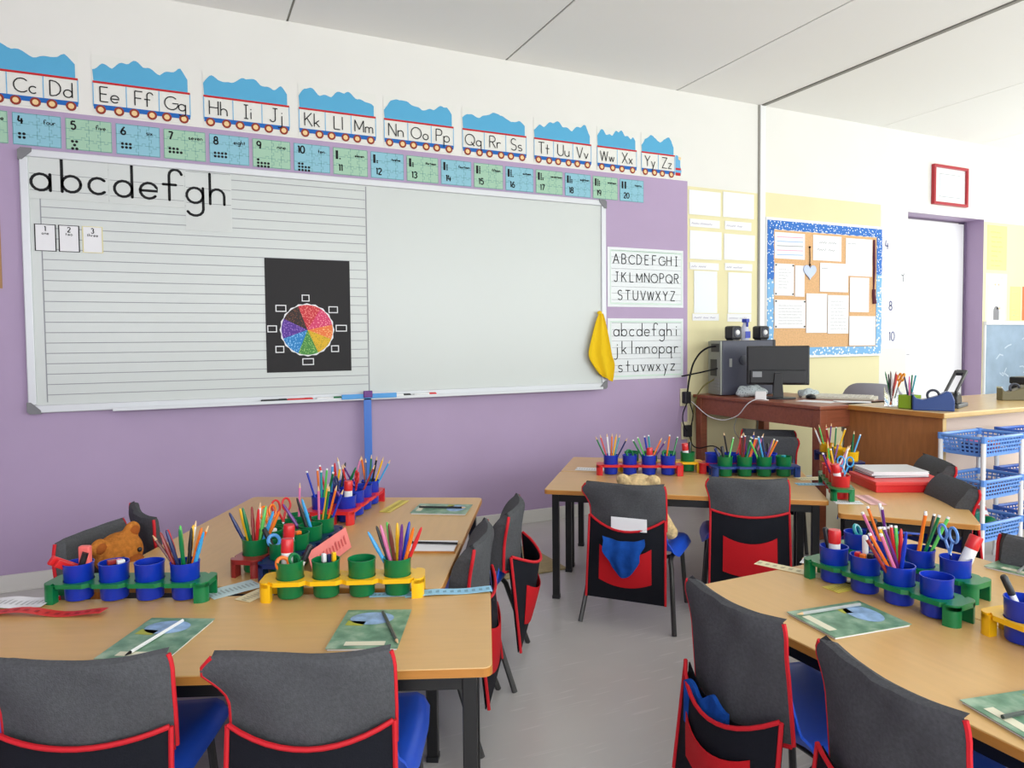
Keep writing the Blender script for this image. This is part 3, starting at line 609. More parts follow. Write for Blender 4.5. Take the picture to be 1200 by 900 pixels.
# numbered sheets right of the notice board
for i, (b, num) in enumerate((((5.081, 1.930, 5.369, 2.134), ''), ((5.085, 1.705, 5.371, 1.915), '4'), ((5.090, 1.478, 5.372, 1.690), ''), ((5.092, 1.242, 5.374, 1.462), '8'), ((5.096, 1.032, 5.370, 1.215), '10'))):
    lab = ['blank white sheet highest in the column beside the door', 'white sheet with a blue numeral four beside the door', 'white sheet with a dark bird sketch beside the door', 'white sheet with a blue numeral eight beside the door', 'white sheet with a blue numeral ten, lowest beside the door'][i]
    t, w, h = card('numbered_sheet', lab, 'paper', *b, PAPER, group='sheets in the column by the door')
    if num: mb = MB(); write(mb, num, -w + (.04 if num == '4' else .085), h - (.085 if num == '4' else .12), .07, .010, YP, gap=.16); obj('numeral', mb, mat('blue_grey_ink', rgb(84, 88, 140), .6), t)
    if i == 2: mb = MB(); mb.add([(w - .06, YP, .05), (w - .03, YP, .03), (w - .005, YP, .07), (w - .03, YP, .045)], [(0, 1, 2, 3)]); mb.ribbon([(w - .03, .03), (w - .025, -.01)], .008, YP); obj('sketch', mb, INKG, t)
# red framed picture above the door
t = thing('picture_frame', 'red framed picture hanging above the white door', 'picture', (5.907, 0, 2.392))
mb = MB(); mb.box(-.21, .21, -.012, -.004, -.148, .148); obj('mount', mb, WHITE, t)
for a, b, c, d in ((-.226, .226, .142, .165), (-.226, .226, -.165, -.142), (-.226, -.203, -.142, .142), (.203, .226, -.142, .142)):
    mb = MB(); mb.box(a, b, -.030, -.001, c, d); obj('frame_bar', mb, mat('red_lacquer_frame', rgb(176, 36, 48), .35), t, bevel=.002)
mb = MB(); mb.box(-.135, .135, -.0135, -.011, -.092, .092); obj('picture_sheet', mb, mat('pale_grey_print', rgb(226, 230, 236), .5), t)
mb = MB(); mb.ribbon([(-.137, -.094), (.137, -.094), (.137, .094), (-.137, .094)], .003, -.0142, True); obj('picture_line', mb, INKG, t)
# right hand display
PY = mat('bright_yellow_paper', rgb(246, 238, 140), .6)
t, w, h = card('yellow_poster', 'tall yellow poster with lines of writing beside the door recess', 'poster', 6.454, 1.712, 6.734, 2.105, PY)
mb = MB()
for q in range(8): scribble(mb, -w * (.62 if q else .75), w * (.55 if q else .7), h - .065 - q * .042, .018, .0032, YP, q + 60)
obj('handwriting', mb, mat('olive_ink', rgb(150, 138, 70), .6), t)
t, w, h = card('tower_picture', 'paper castle tower with a dark arched doorway beside the door recess', 'poster', 6.430, 1.262, 6.748, 1.682, mat('cream_card', rgb(240, 228, 200), .6))
mb = MB(); mb.add([(p[0], YP, p[1]) for p in [(-.13, -h), (.13, -h), (.105, .10), (.14, .12), (.14, .185), (.10, .185), (.10, .155), (.06, .155), (.06, .2), (.02, .2), (.02, .16), (-.03, .16), (-.03, .2), (-.07, .2), (-.07, .155), (-.10, .155), (-.10, .185), (-.14, .185), (-.14, .12), (-.105, .10)]], [tuple(range(20))]); obj('tower_wall', mb, PAPER, t)
mb = MB(); mb.add([(p[0], YP - .0006, p[1]) for p in [(-.04, -h + .006), (.045, -h + .006), (.045, -h + .08)] + arc(.0025, -h + .08, .0425, .05, 0, 180)[1:]], [tuple(range(3 + 7))]); obj('tower_door', mb, mat('grey_card', rgb(130, 128, 132), .6), t)
mb = MB()
for x, z in ((-.02, .11), (.03, .11), (.02, -.10), (.05, -.10)): mb.disc(x, z, .012, YP - .0006, 8)
obj('tower_window', mb, mat('peach_print', rgb(226, 180, 140), .6), t)
t, w, h = card('yellow_card', 'small yellow lettered card right of the paper castle tower', 'poster', 6.800, 1.266, 6.960, 1.571, PY)
mb = MB()
for q, zz in enumerate((.10, -.05, -.08, -.11)): scribble(mb, -.05, .055, zz, .016, .003, YP, q + 5)
obj('handwriting', mb, P_TEAL, t)
card('orange_poster', 'orange poster edge at the far end of the display wall', 'poster', 6.985, 1.266, 7.25, 1.575, mat('orange_card', rgb(236, 120, 70), .6))
t = thing('chalkboard', 'slate blue chalkboard with a white top ledge near the door recess', 'chalkboard', (0, 0, 0))
mb = MB(); mb.box(6.425, 7.5, -.016, -.001, .55, 1.224); obj('slate', mb, CHALK, t)
mb = MB(); mb.box(6.412, 7.52, -.03, -.001, 1.224, 1.256); obj('ledge', mb, WHITE, t, bevel=.003)
mb = MB(); mb.box(6.412, 6.425, -.02, -.001, .55, 1.224); obj('side_trim', mb, WHITE, t)
mb = MB(); rr = random.Random(4)
for q in range(7):
    x, z = 6.55 + rr.random() * .5, .75 + rr.random() * .42
    mb.ribbon([(x, z), (x + .05, z + rr.uniform(-.05, .05)), (x + .1, z + rr.uniform(-.05, .05))], .012, -.0168)
obj('chalk_mark', mb, mat('chalk_dust', rgb(190, 204, 216), .8), t)
# duster hung at the whiteboard edge
t = thing('duster_cloth', 'yellow duster cloth hung over the right edge of the whiteboard', 'cloth', (2.412, -.030, 1.29))
def dus(u, v):
    w = .016 + .105 * v ** .8; k = 1 if v < .72 else 1 - (v - .72) * 2.1
    x = (u - .5) * 2 * w * k + .050 * max(0, v - .62) * 2.4 - .012 * v
    return (x, -.020 - .012 * math.sin(u * PI * 4 + .6) * (.4 + v * .6), -.40 * v - .05 * v * (u - .3))
mb = MB(); mb.sheet(dus, 22, 16, (0, .003, 0)); obj('cloth', mb, YCLOTH, t, True)
mb = MB(); mb.ball((-.004, -.012, .004), (.018, .012, .014), 10, 6); obj('knot', mb, YCLOTH, t, True)
# T-square hanging from the tray and markers lying in it
t = thing('board_ruler', 'blue plastic T shaped board ruler resting on the whiteboard tray', 'ruler', (.905, 0, .83))
mb = MB(); mb.box(-.14, .16, -.088, -.080, -.012, .014); obj('crossbar', mb, mat('clear_blue_plastic', rgb(82, 158, 222), .25), t, bevel=.002)
mb = MB(); mb.box(-.021, .021, -.078, -.0785 + .006, -.60, .0); obj('blade', mb, mat('mid_blue_plastic', rgb(70, 120, 206), .3), t, bevel=.001)
mb = MB(); mb.box(-.024, .024, -.096, -.078, -.006, .030); obj('bracket', mb, P_PURPLE, t, bevel=.003)
def marker(loc, rz, body, capm, lab, ln=.13, rot=None, grp='whiteboard markers'):
    t = thing('marker', lab, 'marker pen', loc, rz, grp, rot)
    mb = MB(); mb.lathe([(.007, 0), (.008, .004), (.008, ln * .68), (.007, ln * .7)], 10); obj('barrel', mb, body, t, True)
    mb = MB(); mb.lathe([(.0092, ln * .67), (.0092, ln * .96), (.006, ln)], 10); obj('cap', mb, capm, t, True)
    return t
for x, b, c, lab in ((.42, BLK_PL, BLK_PL, 'black whiteboard marker at the left of the tray'), (.55, P_RED, P_RED, 'red whiteboard marker in the tray'), (.70, P_WHITE, P_GREEN, 'white marker with green cap in the tray'), (1.085, P_WHITE, BLK_PL, 'white marker with black cap right of the board ruler'), (1.235, P_WHITE, P_RED, 'white marker with red cap in the tray, rightmost')):
    marker((x - .06, -.055, WZ0 + .0135), 0, b, c, lab, rot=(0, R(90), 0))
t, w, h = card('brown_poster', 'edge of a brown poster left of the whiteboard', 'poster', -1.05, 1.38, -.722, 1.94, mat('tan_card', rgb(170, 128, 84), .6))

# ------------------------------------------------------------------ tables
TH = .481
def rrect(x0, x1, y0, y1, r, n=4):
    pts = []
    for cx, cy, a in ((x1 - r, y1 - r, 0), (x0 + r, y1 - r, 90), (x0 + r, y0 + r, 180), (x1 - r, y0 + r, 270)):
        pts += [(cx + r * math.cos(R(a + 90 * i / n)), cy + r * math.sin(R(a + 90 * i / n))) for i in range(n + 1)]
    return pts
def table(label, cx, cy, deg, L=1.13, W=.43):
    t = thing('school_table', label, 'table', (cx, cy, 0), R(deg), 'low beech topped school tables')
    l, w = L / 2, W / 2
    mb = MB(); mb.prism(rrect(-l, l, -w, w, .018), TH - .0200, TH); obj('tabletop', mb, BEECH, t, bevel=.0015)
    mb = MB(); mb.prism(rrect(-l - .0012, l + .0012, -w - .0012, w + .0012, .018), TH - .0185, TH - .0025); e = obj('edge_band', mb, EDGE, t)
    for sx in (-1, 1):
        for sy in (-1, 1):
            x, y = sx * (l - .045), sy * (w - .035)
            mb = MB(); mb.box(x - .0145, x + .0145, y - .0145, y + .0145, .008, TH - .02); g = obj('leg', mb, TLEG, t, bevel=.002)
            mb = MB(); mb.box(x - .016, x + .016, y - .016, y + .016, 0, .014); obj('foot', mb, BLK_PL, g)
    for sy in (-1, 1):
        mb = MB(); y = sy * (w - .035); mb.box(-l + .0595, l - .0595, y - .010, y + .010, TH - .055, TH - .0202); obj('apron_rail', mb, TLEG, t)
    for sx in (-1, 1):
        mb = MB(); x = sx * (l - .045); mb.box(x - .010, x + .010, -w + .0495, w - .0495, TH - .055, TH - .0202); obj('apron_rail', mb, TLEG, t)
    return t
table('wide table crossing the near end of the left group, green workbooks on it', -.035, -2.128, -23.0, 1.42, .430)
table('left lengthwise table of the left group, beside the brown teddy bear', .213, -1.333, 61.5, 1.06, .478)
table('right lengthwise table of the left group, workbook at its far end', .635, -1.562, 61.5, 1.06, .478)
table('near table of the far middle group, in front of the red pen rack', 1.975, -1.378, -38.6, 1.14, .430)
table('far table of the far middle group, next to the brown computer desk', 2.248, -1.036, -38.6, 1.14, .430)
table('table carrying the red box, crossing the end of the far middle group', 2.725, -1.858, 40.3, 1.12, .440)
table('near right table with two chairs tucked along its aisle side', 1.387, -2.985, 90, 1.13, .452)
table('second right table beyond the seam, glue and scissors rack on it', 1.842, -2.935, 90, 1.13, .452)

# ------------------------------------------------------------------ chairs (local +y is the way the sitter faces)
def lerp(tab, s):
    for (a, *p), (b, *q) in zip(tab, tab[1:]):
        if s <= b + 1e-9: k = (s - a) / (b - a); return [x + (y - x) * k for x, y in zip(p, q)]
    return list(tab[-1][1:])
SHELL = [(0, .205, .266, .168, 0), (.06, .195, .286, .182, .004), (.2, .09, .288, .188, .012), (.36, -.05, .282, .180, .014), (.46, -.120, .292, .168, .016), (.54, -.155, .330, .150, .018), (.68, -.172, .41, .138, .020), (.84, -.185, .49, .136, .020), (1, -.194, .548, .125, .020)]
def shell_pt(u, v):
    y, z, w, c = lerp(SHELL, v); s = (u - .5) * 2; a = abs(s)
    seat = max(0, min(1, (.5 - v) / .12))
    if a > .86:                                          # turned-down rim of the seat
        k = (a - .86) / .14; x = w * (.9 + .1 * k) * (1 if s > 0 else -1)
        return (x, y + c * .9 * (1 - seat), z + (c * .85 - .034 * k) * seat)
    q = (a / .86) ** 2
    return (w * .9 * s / .86, y + c * q * .9 * (1 - seat), z + c * q * .85 * seat)
CH_PARTS = {}
def chair_parts():
    P = []
    mb = MB(); mb.sheet(shell_pt, 20, 28, (0, .004, .004)); P.append(('seat_shell', mb.mesh('seat_shell', SEATB, True)))
    for sx in (-1, 1):
        mb = MB(); mb.tube([(sx * .168, .165, .0), (sx * .160, .150, .12), (sx * .153, .140, .232), (sx * .151, .122, .255), (sx * .150, .085, .262), (sx * .150, .02, .262)], .0095, 8); P.append(('leg', mb.mesh('front_leg', LEGM, True)))
        mb = MB(); mb.tube([(sx * .150, .02, .262), (sx * .150, -.075, .262), (sx * .153, -.105, .254), (sx * .160, -.122, .230), (sx * .174, -.165, .10), (sx * .186, -.200, .0)], .0095, 8); P.append(('leg', mb.mesh('rear_leg', LEGM, True)))
    for y in (.085, -.06):
        mb = MB(); mb.tube([(-.150, y, .262), (-.12, y, .255), (.12, y, .255), (.150, y, .262)], .008, 8); P.append(('crossbar', mb.mesh('crossbar', LEGM, True)))
    return P
CHP = chair_parts()
def chair(label, x, y, deg):
    t = thing('school_chair', label, 'chair', (x, y, 0), R(deg - 90), 'blue school chairs')
    for n, me in CHP: link(n, me, t)
    return t
# cover bag hung over the backrest: grey hood, black body, red pocket
HOOD0 = [(0, .148, -.176, .385), (.22, .150, -.180, .450), (.5, .150, -.186, .500), (.8, .149, -.190, .540), (1, .143, -.192, .562)]
def make_bag(opening, ear, sag, tilt=0.0, low=0.0, puff=0.0):
    P = []; nv = 8; nu = 14
    HOOD = [(0, .148, -.176 + low * .12, .385 - low)] + HOOD0[1:]
    def hood_side(v, ear):
        w, y, z = lerp(HOOD, v)
        return w, y, z, ear * max(0, 1 - abs(v - .82) / .5) * .040
    def back(u, v):
        w, y, z, e = hood_side(v, ear); s = (u - .5) * 2; x = s * w - (e if s < 0 else 0) * abs(s) ** 2
        return (x, y - .017 + .026 * s * s + .003 * math.sin(u * 9 + v * 5) + .003 * math.sin(u * 23 - v * 7) * (1 - s * s), z - .020 * (1 - s * s) * (1 - v) - .007 * (1 - s * s) * (v ** 3) - e * .35 * (abs(s) ** 3 if s < 0 else 0) + tilt * s * .012)
    def front(u, v):
        w, y, z, e = hood_side(v, ear); s = (u - .5) * 2; x = s * w - (e if s < 0 else 0) * abs(s) ** 2
        return (x, y + .016 + .024 * s * s + puff * (1 - v ** 2.5) * (1 - .3 * s * s), z - .007 * (1 - s * s) * (v ** 3) - e * .35 * (abs(s) ** 3 if s < 0 else 0) + tilt * s * .012)
    def loop(u, v):
        # once round the sleeve: back face then front face; the upper rows close over the top
        k = u * 2
        p = Vector(back(k, min(v * 1.12, 1))) if k <= 1 else Vector(front(2 - k, min(v * 1.12, 1)))
        if v * 1.12 > 1:
            q = (v * 1.12 - 1) / .12; o = Vector(front(k, 1)) if k <= 1 else Vector(back(2 - k, 1)); m = (p + o) / 2
            p = p.lerp(m, q); p.z += .008 * math.sin(q * PI / 2)
        return tuple(p)
    mb = MB(); mb.grid(loop, 2 * nu, 12, True); P.append(('hood', mb.mesh('hood', FELT, True)))
    # body panels
    def wz(v): return (.148 + .006 * (1 - v), .115 + v * (.330 - low * .8))
    def bp(u, v): w, z = wz(v); s = (u - .5) * 2; return (s * w, -.199 - .010 * (1 - v) + .020 * s * s * v, .115 + v * (.312 - low * .9 - sag * (1 - s * s)))
    mb = MB(); mb.sheet(bp, 10, 6, (0, .003, 0)); P.append(('back_panel', mb.mesh('back_panel', NAVY, True)))
    def fp(u, v):
        w, z = wz(v); s = (u - .5) * 2; z = .115 + v * (.318 - low * .9 - sag * (1 - s * s))
        bulge = opening * (1 - s * s) ** .8 * (v ** 1.3) + .010 * (1 - s * s) * math.sin(v * PI)
        return (s * w, -.2055 - .010 * (1 - v) + .020 * s * s * v - bulge, z)
    mb = MB(); mb.sheet(fp, 12, 8, (0, .003, 0)); P.append(('front_panel', mb.mesh('front_panel', NAVY, True)))
    def pk(u, v):
        s = (u - .5) * 2; uu = .5 + s * .34; vv = .26 + v * (.46 - .06 * (1 - s * s)); p = Vector(fp(uu, vv)); p.y -= .004 + .006 * (1 - s * s) * v * (1 + opening * 12)
        p.z -= .016 * (1 - s * s) * (1 - v); return tuple(p)
    mb = MB(); mb.sheet(pk, 10, 6, (0, .0025, 0)); P.append(('pocket', mb.mesh('pocket', REDC, True)))
    def pipe(pts, n='piping'): mb = MB(); mb.tube(pts, .0048, 6); P.append((n, mb.mesh(n, PIPE, True)))
    pipe([(Vector(fp(k / 12, 1)) + Vector((0, -.003, .001))) for k in range(13)])
    for e in (0, 1):
        pipe([(Vector(fp(e, v / 6)) + Vector(((.002 if e else -.002), -.001, 0))) for v in range(7)] )
        pipe([(Vector(back(e, v / 8)) + Vector(((.001 if e else -.001), .004, 0))) for v in range(9)])
    pipe([(Vector(back(k / 12, 0)) + Vector((0, -.001, -.001))) for k in range(13)])
    return P
BAGS = {k: make_bag(*a) for k, a in {'flat': (.004, 0.5, .020), 'eared': (.006, 1.3, .035, -.4), 'open': (.055, .6, .05), 'bulging': (.034, .2, .055, 0, .070), 'long': (.006, .3, .02, 0, .075), 'slot': (.008, .9, .050), 'puffy': (.006, .6, .03, 0, .02, .055), 'gaping': (.060, .6, .05, 0, .01, .06)}.items()}
def bag(label, kindk, x, y, deg, dz=0):
    t = thing('chair_bag', label, 'chair bag', (x, y, dz), R(deg - 90), 'grey hooded chair bags')
    for n, me in BAGS[kindk]: link(n, me, t)
    return t
CH = [(-.108, -2.235, 69, 'flat', 'at the near left corner, pushed up to the crossing table', 'cut by the left edge of the photo'),
      (.268, -2.390, 67, 'eared', 'second along the near edge of the crossing table', 'on the chair nearest the right end of the crossing table'),
      (.628, -1.872, 149, 'puffy', 'at the right side of the left group, its nearer one', 'seen edge on, nearer one at the right of the left group'),
      (.868, -1.592, 147, 'gaping', 'at the right side of the left group, its farther one', 'gaping open beside the left group, red pocket towards the aisle'),
      (1.685, -1.471, 41, 'slot', 'holding the sandy teddy bear at the far middle group', 'stuffed with white paper and a hanging blue cloth'),
      (2.150, -1.592, 51, 'flat', 'right neighbour of the sandy bear chair at the far middle group', 'with plain red pocket, right of the bag with the blue cloth'),
      (1.232, -2.710, -2, 'bulging', 'farther of the two at the aisle side of the right table', 'with blue cloth peeping out, at the right table'),
      (1.215, -3.105, -9, 'long', 'nearer of the two at the aisle side of the right table', 'nearest to the camera at the right table, tall grey hood'),
      (-.112, -1.498, -31, 'flat', 'behind the brown teddy bear at the left wall side', 'standing behind the brown teddy bear head'),
      (.040, -1.150, 14, 'eared', 'farther one on the wall side of the left group', 'tipped hood with red edge right of the brown bear'),
      (3.115, -.770, -131, 'flat', 'under the brown computer desk edge, facing the camera', 'upright hood in front of the brown computer desk'),
      (2.890, -1.000, -131, 'flat', 'at the far side of the far middle group, half hidden by pens', 'lower hood with red edge behind the green pen cups'),
      (2.569, -2.030, 147, 'puffy', 'nearer one on the trolley side of the red box table', 'with red edge beside the red box, nearer of two'),
      (2.962, -1.695, 146, 'puffy', 'farther one on the trolley side of the red box table', 'farther of two beside the red box'),
      (1.905, -2.800, 180, 'flat', 'behind the right tables near the trolley', 'dark hood at the right photo edge below the trolley')]
for x, y, d, k, cl, bl in CH:
    chair('blue chair ' + cl, x - (.05 if d == 69 else 0), y + (.02 if d == 69 else 0), d); bag('grey hooded chair bag ' + bl, k, x, y, d)
def place(x, y, deg, p):      # chair-local point to world
    a = R(deg - 90); return (x + p[0] * math.cos(a) - p[1] * math.sin(a), y + p[0] * math.sin(a) + p[1] * math.cos(a), p[2])
# things tucked into bags
t = thing('paper_stack', 'white papers tucked into the chair bag behind the sandy teddy bear', 'paper', (1.685, -1.471, 0), R(41 - 90))
for i in range(3): mb = MB(); mb.box(-.055 + i * .006, .085 - i * .004, -.2125 - i * .0012, -.2118 - i * .0012, .388, .438 - i * .004); obj('sheet', mb, PAPER, t)
def drape(name, label, x, y, deg, w, z0, z1, yb):
    t = thing(name, label, 'cloth', (x, y, 0), R(deg - 90))
    def f(u, v):
        s = (u - .5) * 2; ww = w * (1 - .55 * max(0, v - .2) ** 1.5)
        return (s * ww + .005 * math.sin(v * 9), yb - .012 - .012 * math.sin(v * PI) - .004 * math.cos(u * PI * 5), z1 + (z0 - z1) * v * (1 - .30 * s * s) - .015 * (1 - v) * (1 - s * s))
    mb = MB(); mb.sheet(f, 18, 14, (0, .004, 0)); obj('fabric', mb, CLOTHB, t, True); return t
drape('hanging_cloth', 'royal blue cloth hanging down over the red pocket of a chair bag', 1.685, -1.471, 41, .080, .212, .368, -.231)
t = thing('folded_cloth', 'blue cloth bunched inside the chair bag at the aisle side of the right table', 'cloth', (1.232, -2.710, 0), R(-92))
def bunch(u, v):
    s_ = (u - .5) * 2; return (-.045 + s_ * .070, -.219 - .004 * math.sin(u * PI) - .002 * math.sin(u * 17), .25 + .092 * v + .012 * math.sin(u * 11) * v)
mb = MB(); mb.sheet(bunch, 18, 6, (0, .010, 0)); obj('fabric', mb, CLOTHB, t, True)

# ------------------------------------------------------------------ pen racks, cups and what stands in them
PITCH_C, RW, RH = .0895, .088, .050
def rack_mesh(m):
    mb = MB(); n = 20; r = .0352
    for i in range(4):
        cx = (i - 1.5) * PITCH_C; hx = PITCH_C / 2
        sq = []
        for k in range(n):
            a = 2 * PI * k / n; c, s_ = math.cos(a), math.sin(a); q = 1 / max(abs(c) / hx, abs(s_) / (RW / 2)); sq.append((cx + c * q, s_ * q))
        ci = [(cx + r * math.cos(2 * PI * k / n), r * math.sin(2 * PI * k / n)) for k in range(n)]
        z1, z0 = RH, RH - .011
        vs = [(x, y, z1) for x, y in sq] + [(x, y, z1) for x, y in ci] + [(x, y, z0) for x, y in sq] + [(x, y, z0) for x, y in ci]
        fs = []
        for k in range(n):
            j = (k + 1) % n
            fs += [(k, j, n + j, n + k), (2 * n + j, 2 * n + k, 3 * n + k, 3 * n + j), (n + k, n + j, 3 * n + j, 3 * n + k)]
            if abs(sq[k][1]) > RW / 2 - 1e-4 or abs(sq[j][1]) > RW / 2 - 1e-4: fs.append((j, k, 2 * n + k, 2 * n + j))
        mb.add(vs, fs)
    return mb
def rack_end(sx):
    mb = MB(); x0 = 2 * PITCH_C; L = .024; r = .020; h = RW / 2
    def plan(z0, z1, ya, yb, outer):
        if outer == 0: pts = [(sx * x0, ya), (sx * (x0 + L), ya), (sx * (x0 + L), yb), (sx * x0, yb)]
        else:
            pts = [(sx * x0, outer * .012), (sx * x0, outer * h)] + [(sx * (x0 + L - r + r * math.sin(R(a))), outer * (h - r + r * math.cos(R(a)))) for a in range(0, 91, 15)] + [(sx * (x0 + L), outer * .012)]
        if sx * (outer or 1) > 0: pts = pts[::-1]
        mb.prism(pts, z0, z1)
    plan(RH - .013, RH, 0, 0, 1); plan(RH - .013, RH, 0, 0, -1); plan(RH - .013, RH, -.012, .012, 0)
    return mb
def rack_leg(sx, sy):
    mb = MB(); x0 = 2 * PITCH_C - .006; L = .030; r = .020; h = RW / 2
    pts = [(sx * x0, sy * (h - .022)), (sx * x0, sy * h)] + [(sx * (x0 + L - r + r * math.sin(R(a))), sy * (h - r + r * math.cos(R(a)))) for a in range(0, 91, 15)] + [(sx * (x0 + L), sy * (h - .022))]
    if sx * sy > 0: pts = pts[::-1]
    mb.prism(pts, 0, RH - .004); return mb
RCACHE = {}
def rack_parts(m):
    if m.name not in RCACHE:
        P = [('tray', rack_mesh(m).mesh('rack_tray', m, True))]
        for sx in (-1, 1):
            P.append(('end_piece', rack_end(sx).mesh('rack_end', m, True)))
            for sy in (-1, 1): P.append(('leg', rack_leg(sx, sy).mesh('rack_leg', m, True)))
        RCACHE[m.name] = P
    return RCACHE[m.name]
def cup_mesh(m):
    key = 'cup_' + m.name
    if key not in RCACHE:
        mb = MB(); mb.lathe([(0, .003), (.030, .003), (.0318, .006), (.0345, .088), (.0355, .090), (.0355, .0935), (.0335, .0935), (.0300, .009), (0, .008)], 24)
        RCACHE[key] = mb.mesh('cup', m, True)
    return RCACHE[key]
ORD = ('first', 'second', 'third', 'fourth')
CUPS = {}
def rack(key, desc, color, m, cupcolor, cupm, x, y, deg, frm, cups=(0, 1, 2, 3), holds={}):
    t = thing('pen_rack', desc.replace('the ', '', 1) if False else color + ' plastic pen rack with four legs, ' + desc, 'pen rack', (x, y, TH), R(deg), 'plastic pen racks on the tables')
    for n, me in rack_parts(m): link(n, me, t)
    for i in cups:
        lx = (i - 1.5) * PITCH_C; cx, cy = x + lx * math.cos(R(deg)), y + lx * math.sin(R(deg))
        o = link('pen_cup', cup_mesh(cupm)); o.location = (cx, cy, TH); o.rotation_euler = (0, 0, i * .7)
        k = ORD[i] if frm[0] == '+' else ORD[3 - i]
        CUPS[key, i] = (cx, cy, '%s cup of %s rack %s' % (k, color, desc))
        tag(o, '%s cup, %s from %s, in %s rack %s' % (cupcolor, k, frm[1:], color, desc), 'cup', 'plastic cups in the pen racks')
    return t
rack('R1', 'by the brown bear', 'green', P_GREEN, 'blue', P_BLUE, -.128, -1.852, -25, '+left')
rack('R2', 'above the workbooks', 'yellow', P_YEL, 'green', P_GREEN, .358, -2.072, -21.5, '+left')
rack('R3', 'left of the pink strip', 'dark red', P_DRED, 'green', P_GREEN, .248, -1.655, 56, '+near end')
rack('R3b', 'against the pink strip', 'dark blue', P_NAVY, 'green', P_GREEN, .312, -1.728, 56, '+near end')
rack('R4', 'below the board ruler', 'red', P_RED, 'blue', P_BLUE, .592, -1.216, 58, '+near end')
rack('R4b', 'left of its twin', 'red', P_RED, 'blue', P_BLUE, .510, -1.185, 58, '+near end')
rack('R5', 'behind the sandy bear', 'red', P_RED, 'blue', P_BLUE, 1.957, -1.098, -31.4, '+left')
rack('R6', 'behind the red one', 'yellow', P_YEL, 'green', P_GREEN, 2.098, -1.068, -31.4, '+left')
rack('R7', 'with green cups', 'blue', P_DBLUE, 'green', P_GREEN, 2.400, -1.384, -28.2, '+left')
rack('R8', 'behind the blue one', 'red', P_RED, 'blue', P_BLUE, 2.412, -1.286, -28.2, '+left')
rack('R9', 'with yellow cups', 'navy', P_NAVY, 'yellow', P_YEL, 2.965, -1.375, -116, '-near end')
rack('R10', 'with red cups', 'green', P_GREEN, 'red', P_RED, 2.452, -1.790, 48, '+near end')
rack('R11', 'nearer the aisle', 'green', P_GREEN, 'blue', P_BLUE, 1.545, -2.688, -87, '-near end')
rack('R12', 'beyond the table seam', 'green', P_GREEN, 'blue', P_BLUE, 1.716, -2.622, -87, '-near end')
rack('R13', 'at right photo edge', 'yellow', P_YEL, 'blue', P_BLUE, 1.560, -3.125, -97, '+far end', cups=(0, 1, 2, 3))

PM = {}
def pen_mesh(kd, part, m):
    k = (kd, part, m.name)
    if k in PM: return PM[k]
    mb = MB()
    if kd == 'felt pen':
        if part == 'barrel': mb.lathe([(.0042, 0), (.0048, .004), (.0048, .112)], 8)
        else: mb.lathe([(.0054, .108), (.0054, .125), (.0034, .160), (.0014, .166), (0, .166)], 8)
    elif kd == 'pencil':
        if part == 'barrel': mb.lathe([(.0038, 0), (.0038, .165)], 6)
        else: mb.lathe([(.0038, .165), (.0010, .180), (0, .181)], 6)
    elif kd == 'colouring pencil':
        if part == 'barrel': mb.lathe([(.0041, 0), (.0041, .168)], 6)
        else: mb.lathe([(.0040, .168), (.0040, .1735)], 6)
    else:
        if part == 'barrel': mb.lathe([(.0056, 0), (.0064, .004), (.0064, .090)], 10)
        else: mb.lathe([(.0074, .086), (.0074, .125), (.005, .129)], 10)
    PM[k] = mb.mesh(part, m, True); return PM[k]
CR = Vector((math.cos(YAW), -math.sin(YAW), 0)); CF = Vector((math.sin(YAW), math.cos(YAW), 0))
SEEN = {}
def pen(kd, colname, cx, cy, where, lat, dep, bx=0.0, z0=.012, tipm=None):
    d = (CR * lat + CF * dep + Vector((0, 0, 1))).normalized()
    b = Vector((cx, cy, TH + z0)) - (CR * lat + CF * dep) * .030 + CR * bx
    lab = '%s %s in %s' % (colname, kd, where)
    t = thing(kd.replace(' ', '_'), lab, 'pen' if 'pen' in kd.split() else ('pencil' if 'pencil' in kd else 'marker pen'), b, 0, None, d.to_track_quat('Z', 'Y').to_euler())
    m = PENC[colname.split(' ', 1)[1] if colname.startswith('second') else colname]
    link('barrel', pen_mesh(kd, 'barrel', m), t)
    link('tip' if 'pencil' in kd else 'cap', pen_mesh(kd, 'tip' if 'pencil' in kd else 'cap', tipm or (WOODT if kd == 'pencil' else (P_WHITE if kd == 'colouring pencil' else m))), t)
    return t
def fan(key, i, kd, cols, spread=.42, shift=0.0, seed=0, dep=.10):
    cx, cy, where = CUPS[key, i]; n = len(cols); rr = random.Random(hash((key, i, seed)) % 1 + len(key) * 31 + i * 7 + seed)
    for k, c in enumerate(cols):
        s = (k / (n - 1) - .5) * 2 if n > 1 else 0
        pen(kd, c, cx, cy, where, shift + s * spread + rr.uniform(-.05, .05), rr.uniform(-dep, dep) + (.12 if k % 2 else -.08), bx=s * .012, z0=.012 + rr.uniform(0, .006))
def glue(key, i, lat=0, dep=0, dx=0, dy=0, z=.018, what='glue stick with red cap'):
    cx, cy, where = CUPS[key, i]; d = (CR * lat + CF * dep + Vector((0, 0, 1))).normalized()
    p = Vector((cx, cy, TH + z)) + CR * dx + CF * dy - (CR * lat + CF * dep) * .02
    t = thing('glue_stick', '%s in %s' % (what, where), 'glue stick', p, 0, 'glue sticks in the cups', d.to_track_quat('Z', 'Y').to_euler())
    mb = MB(); mb.lathe([(.0135, 0), (.0145, .003), (.0145, .082)], 14); obj('tube', mb, P_WHITE, t, True)
    mb = MB(); mb.lathe([(.0150, .080), (.0155, .082), (.0155, .112), (.014, .115)], 14); obj('cap', mb, P_RED, t, True)
    mb = MB(); mb.lathe([(.0147, .02), (.0147, .06)], 14); obj('label_band', mb, P_RED if 'red banded' in what else P_WHITE, t, True)
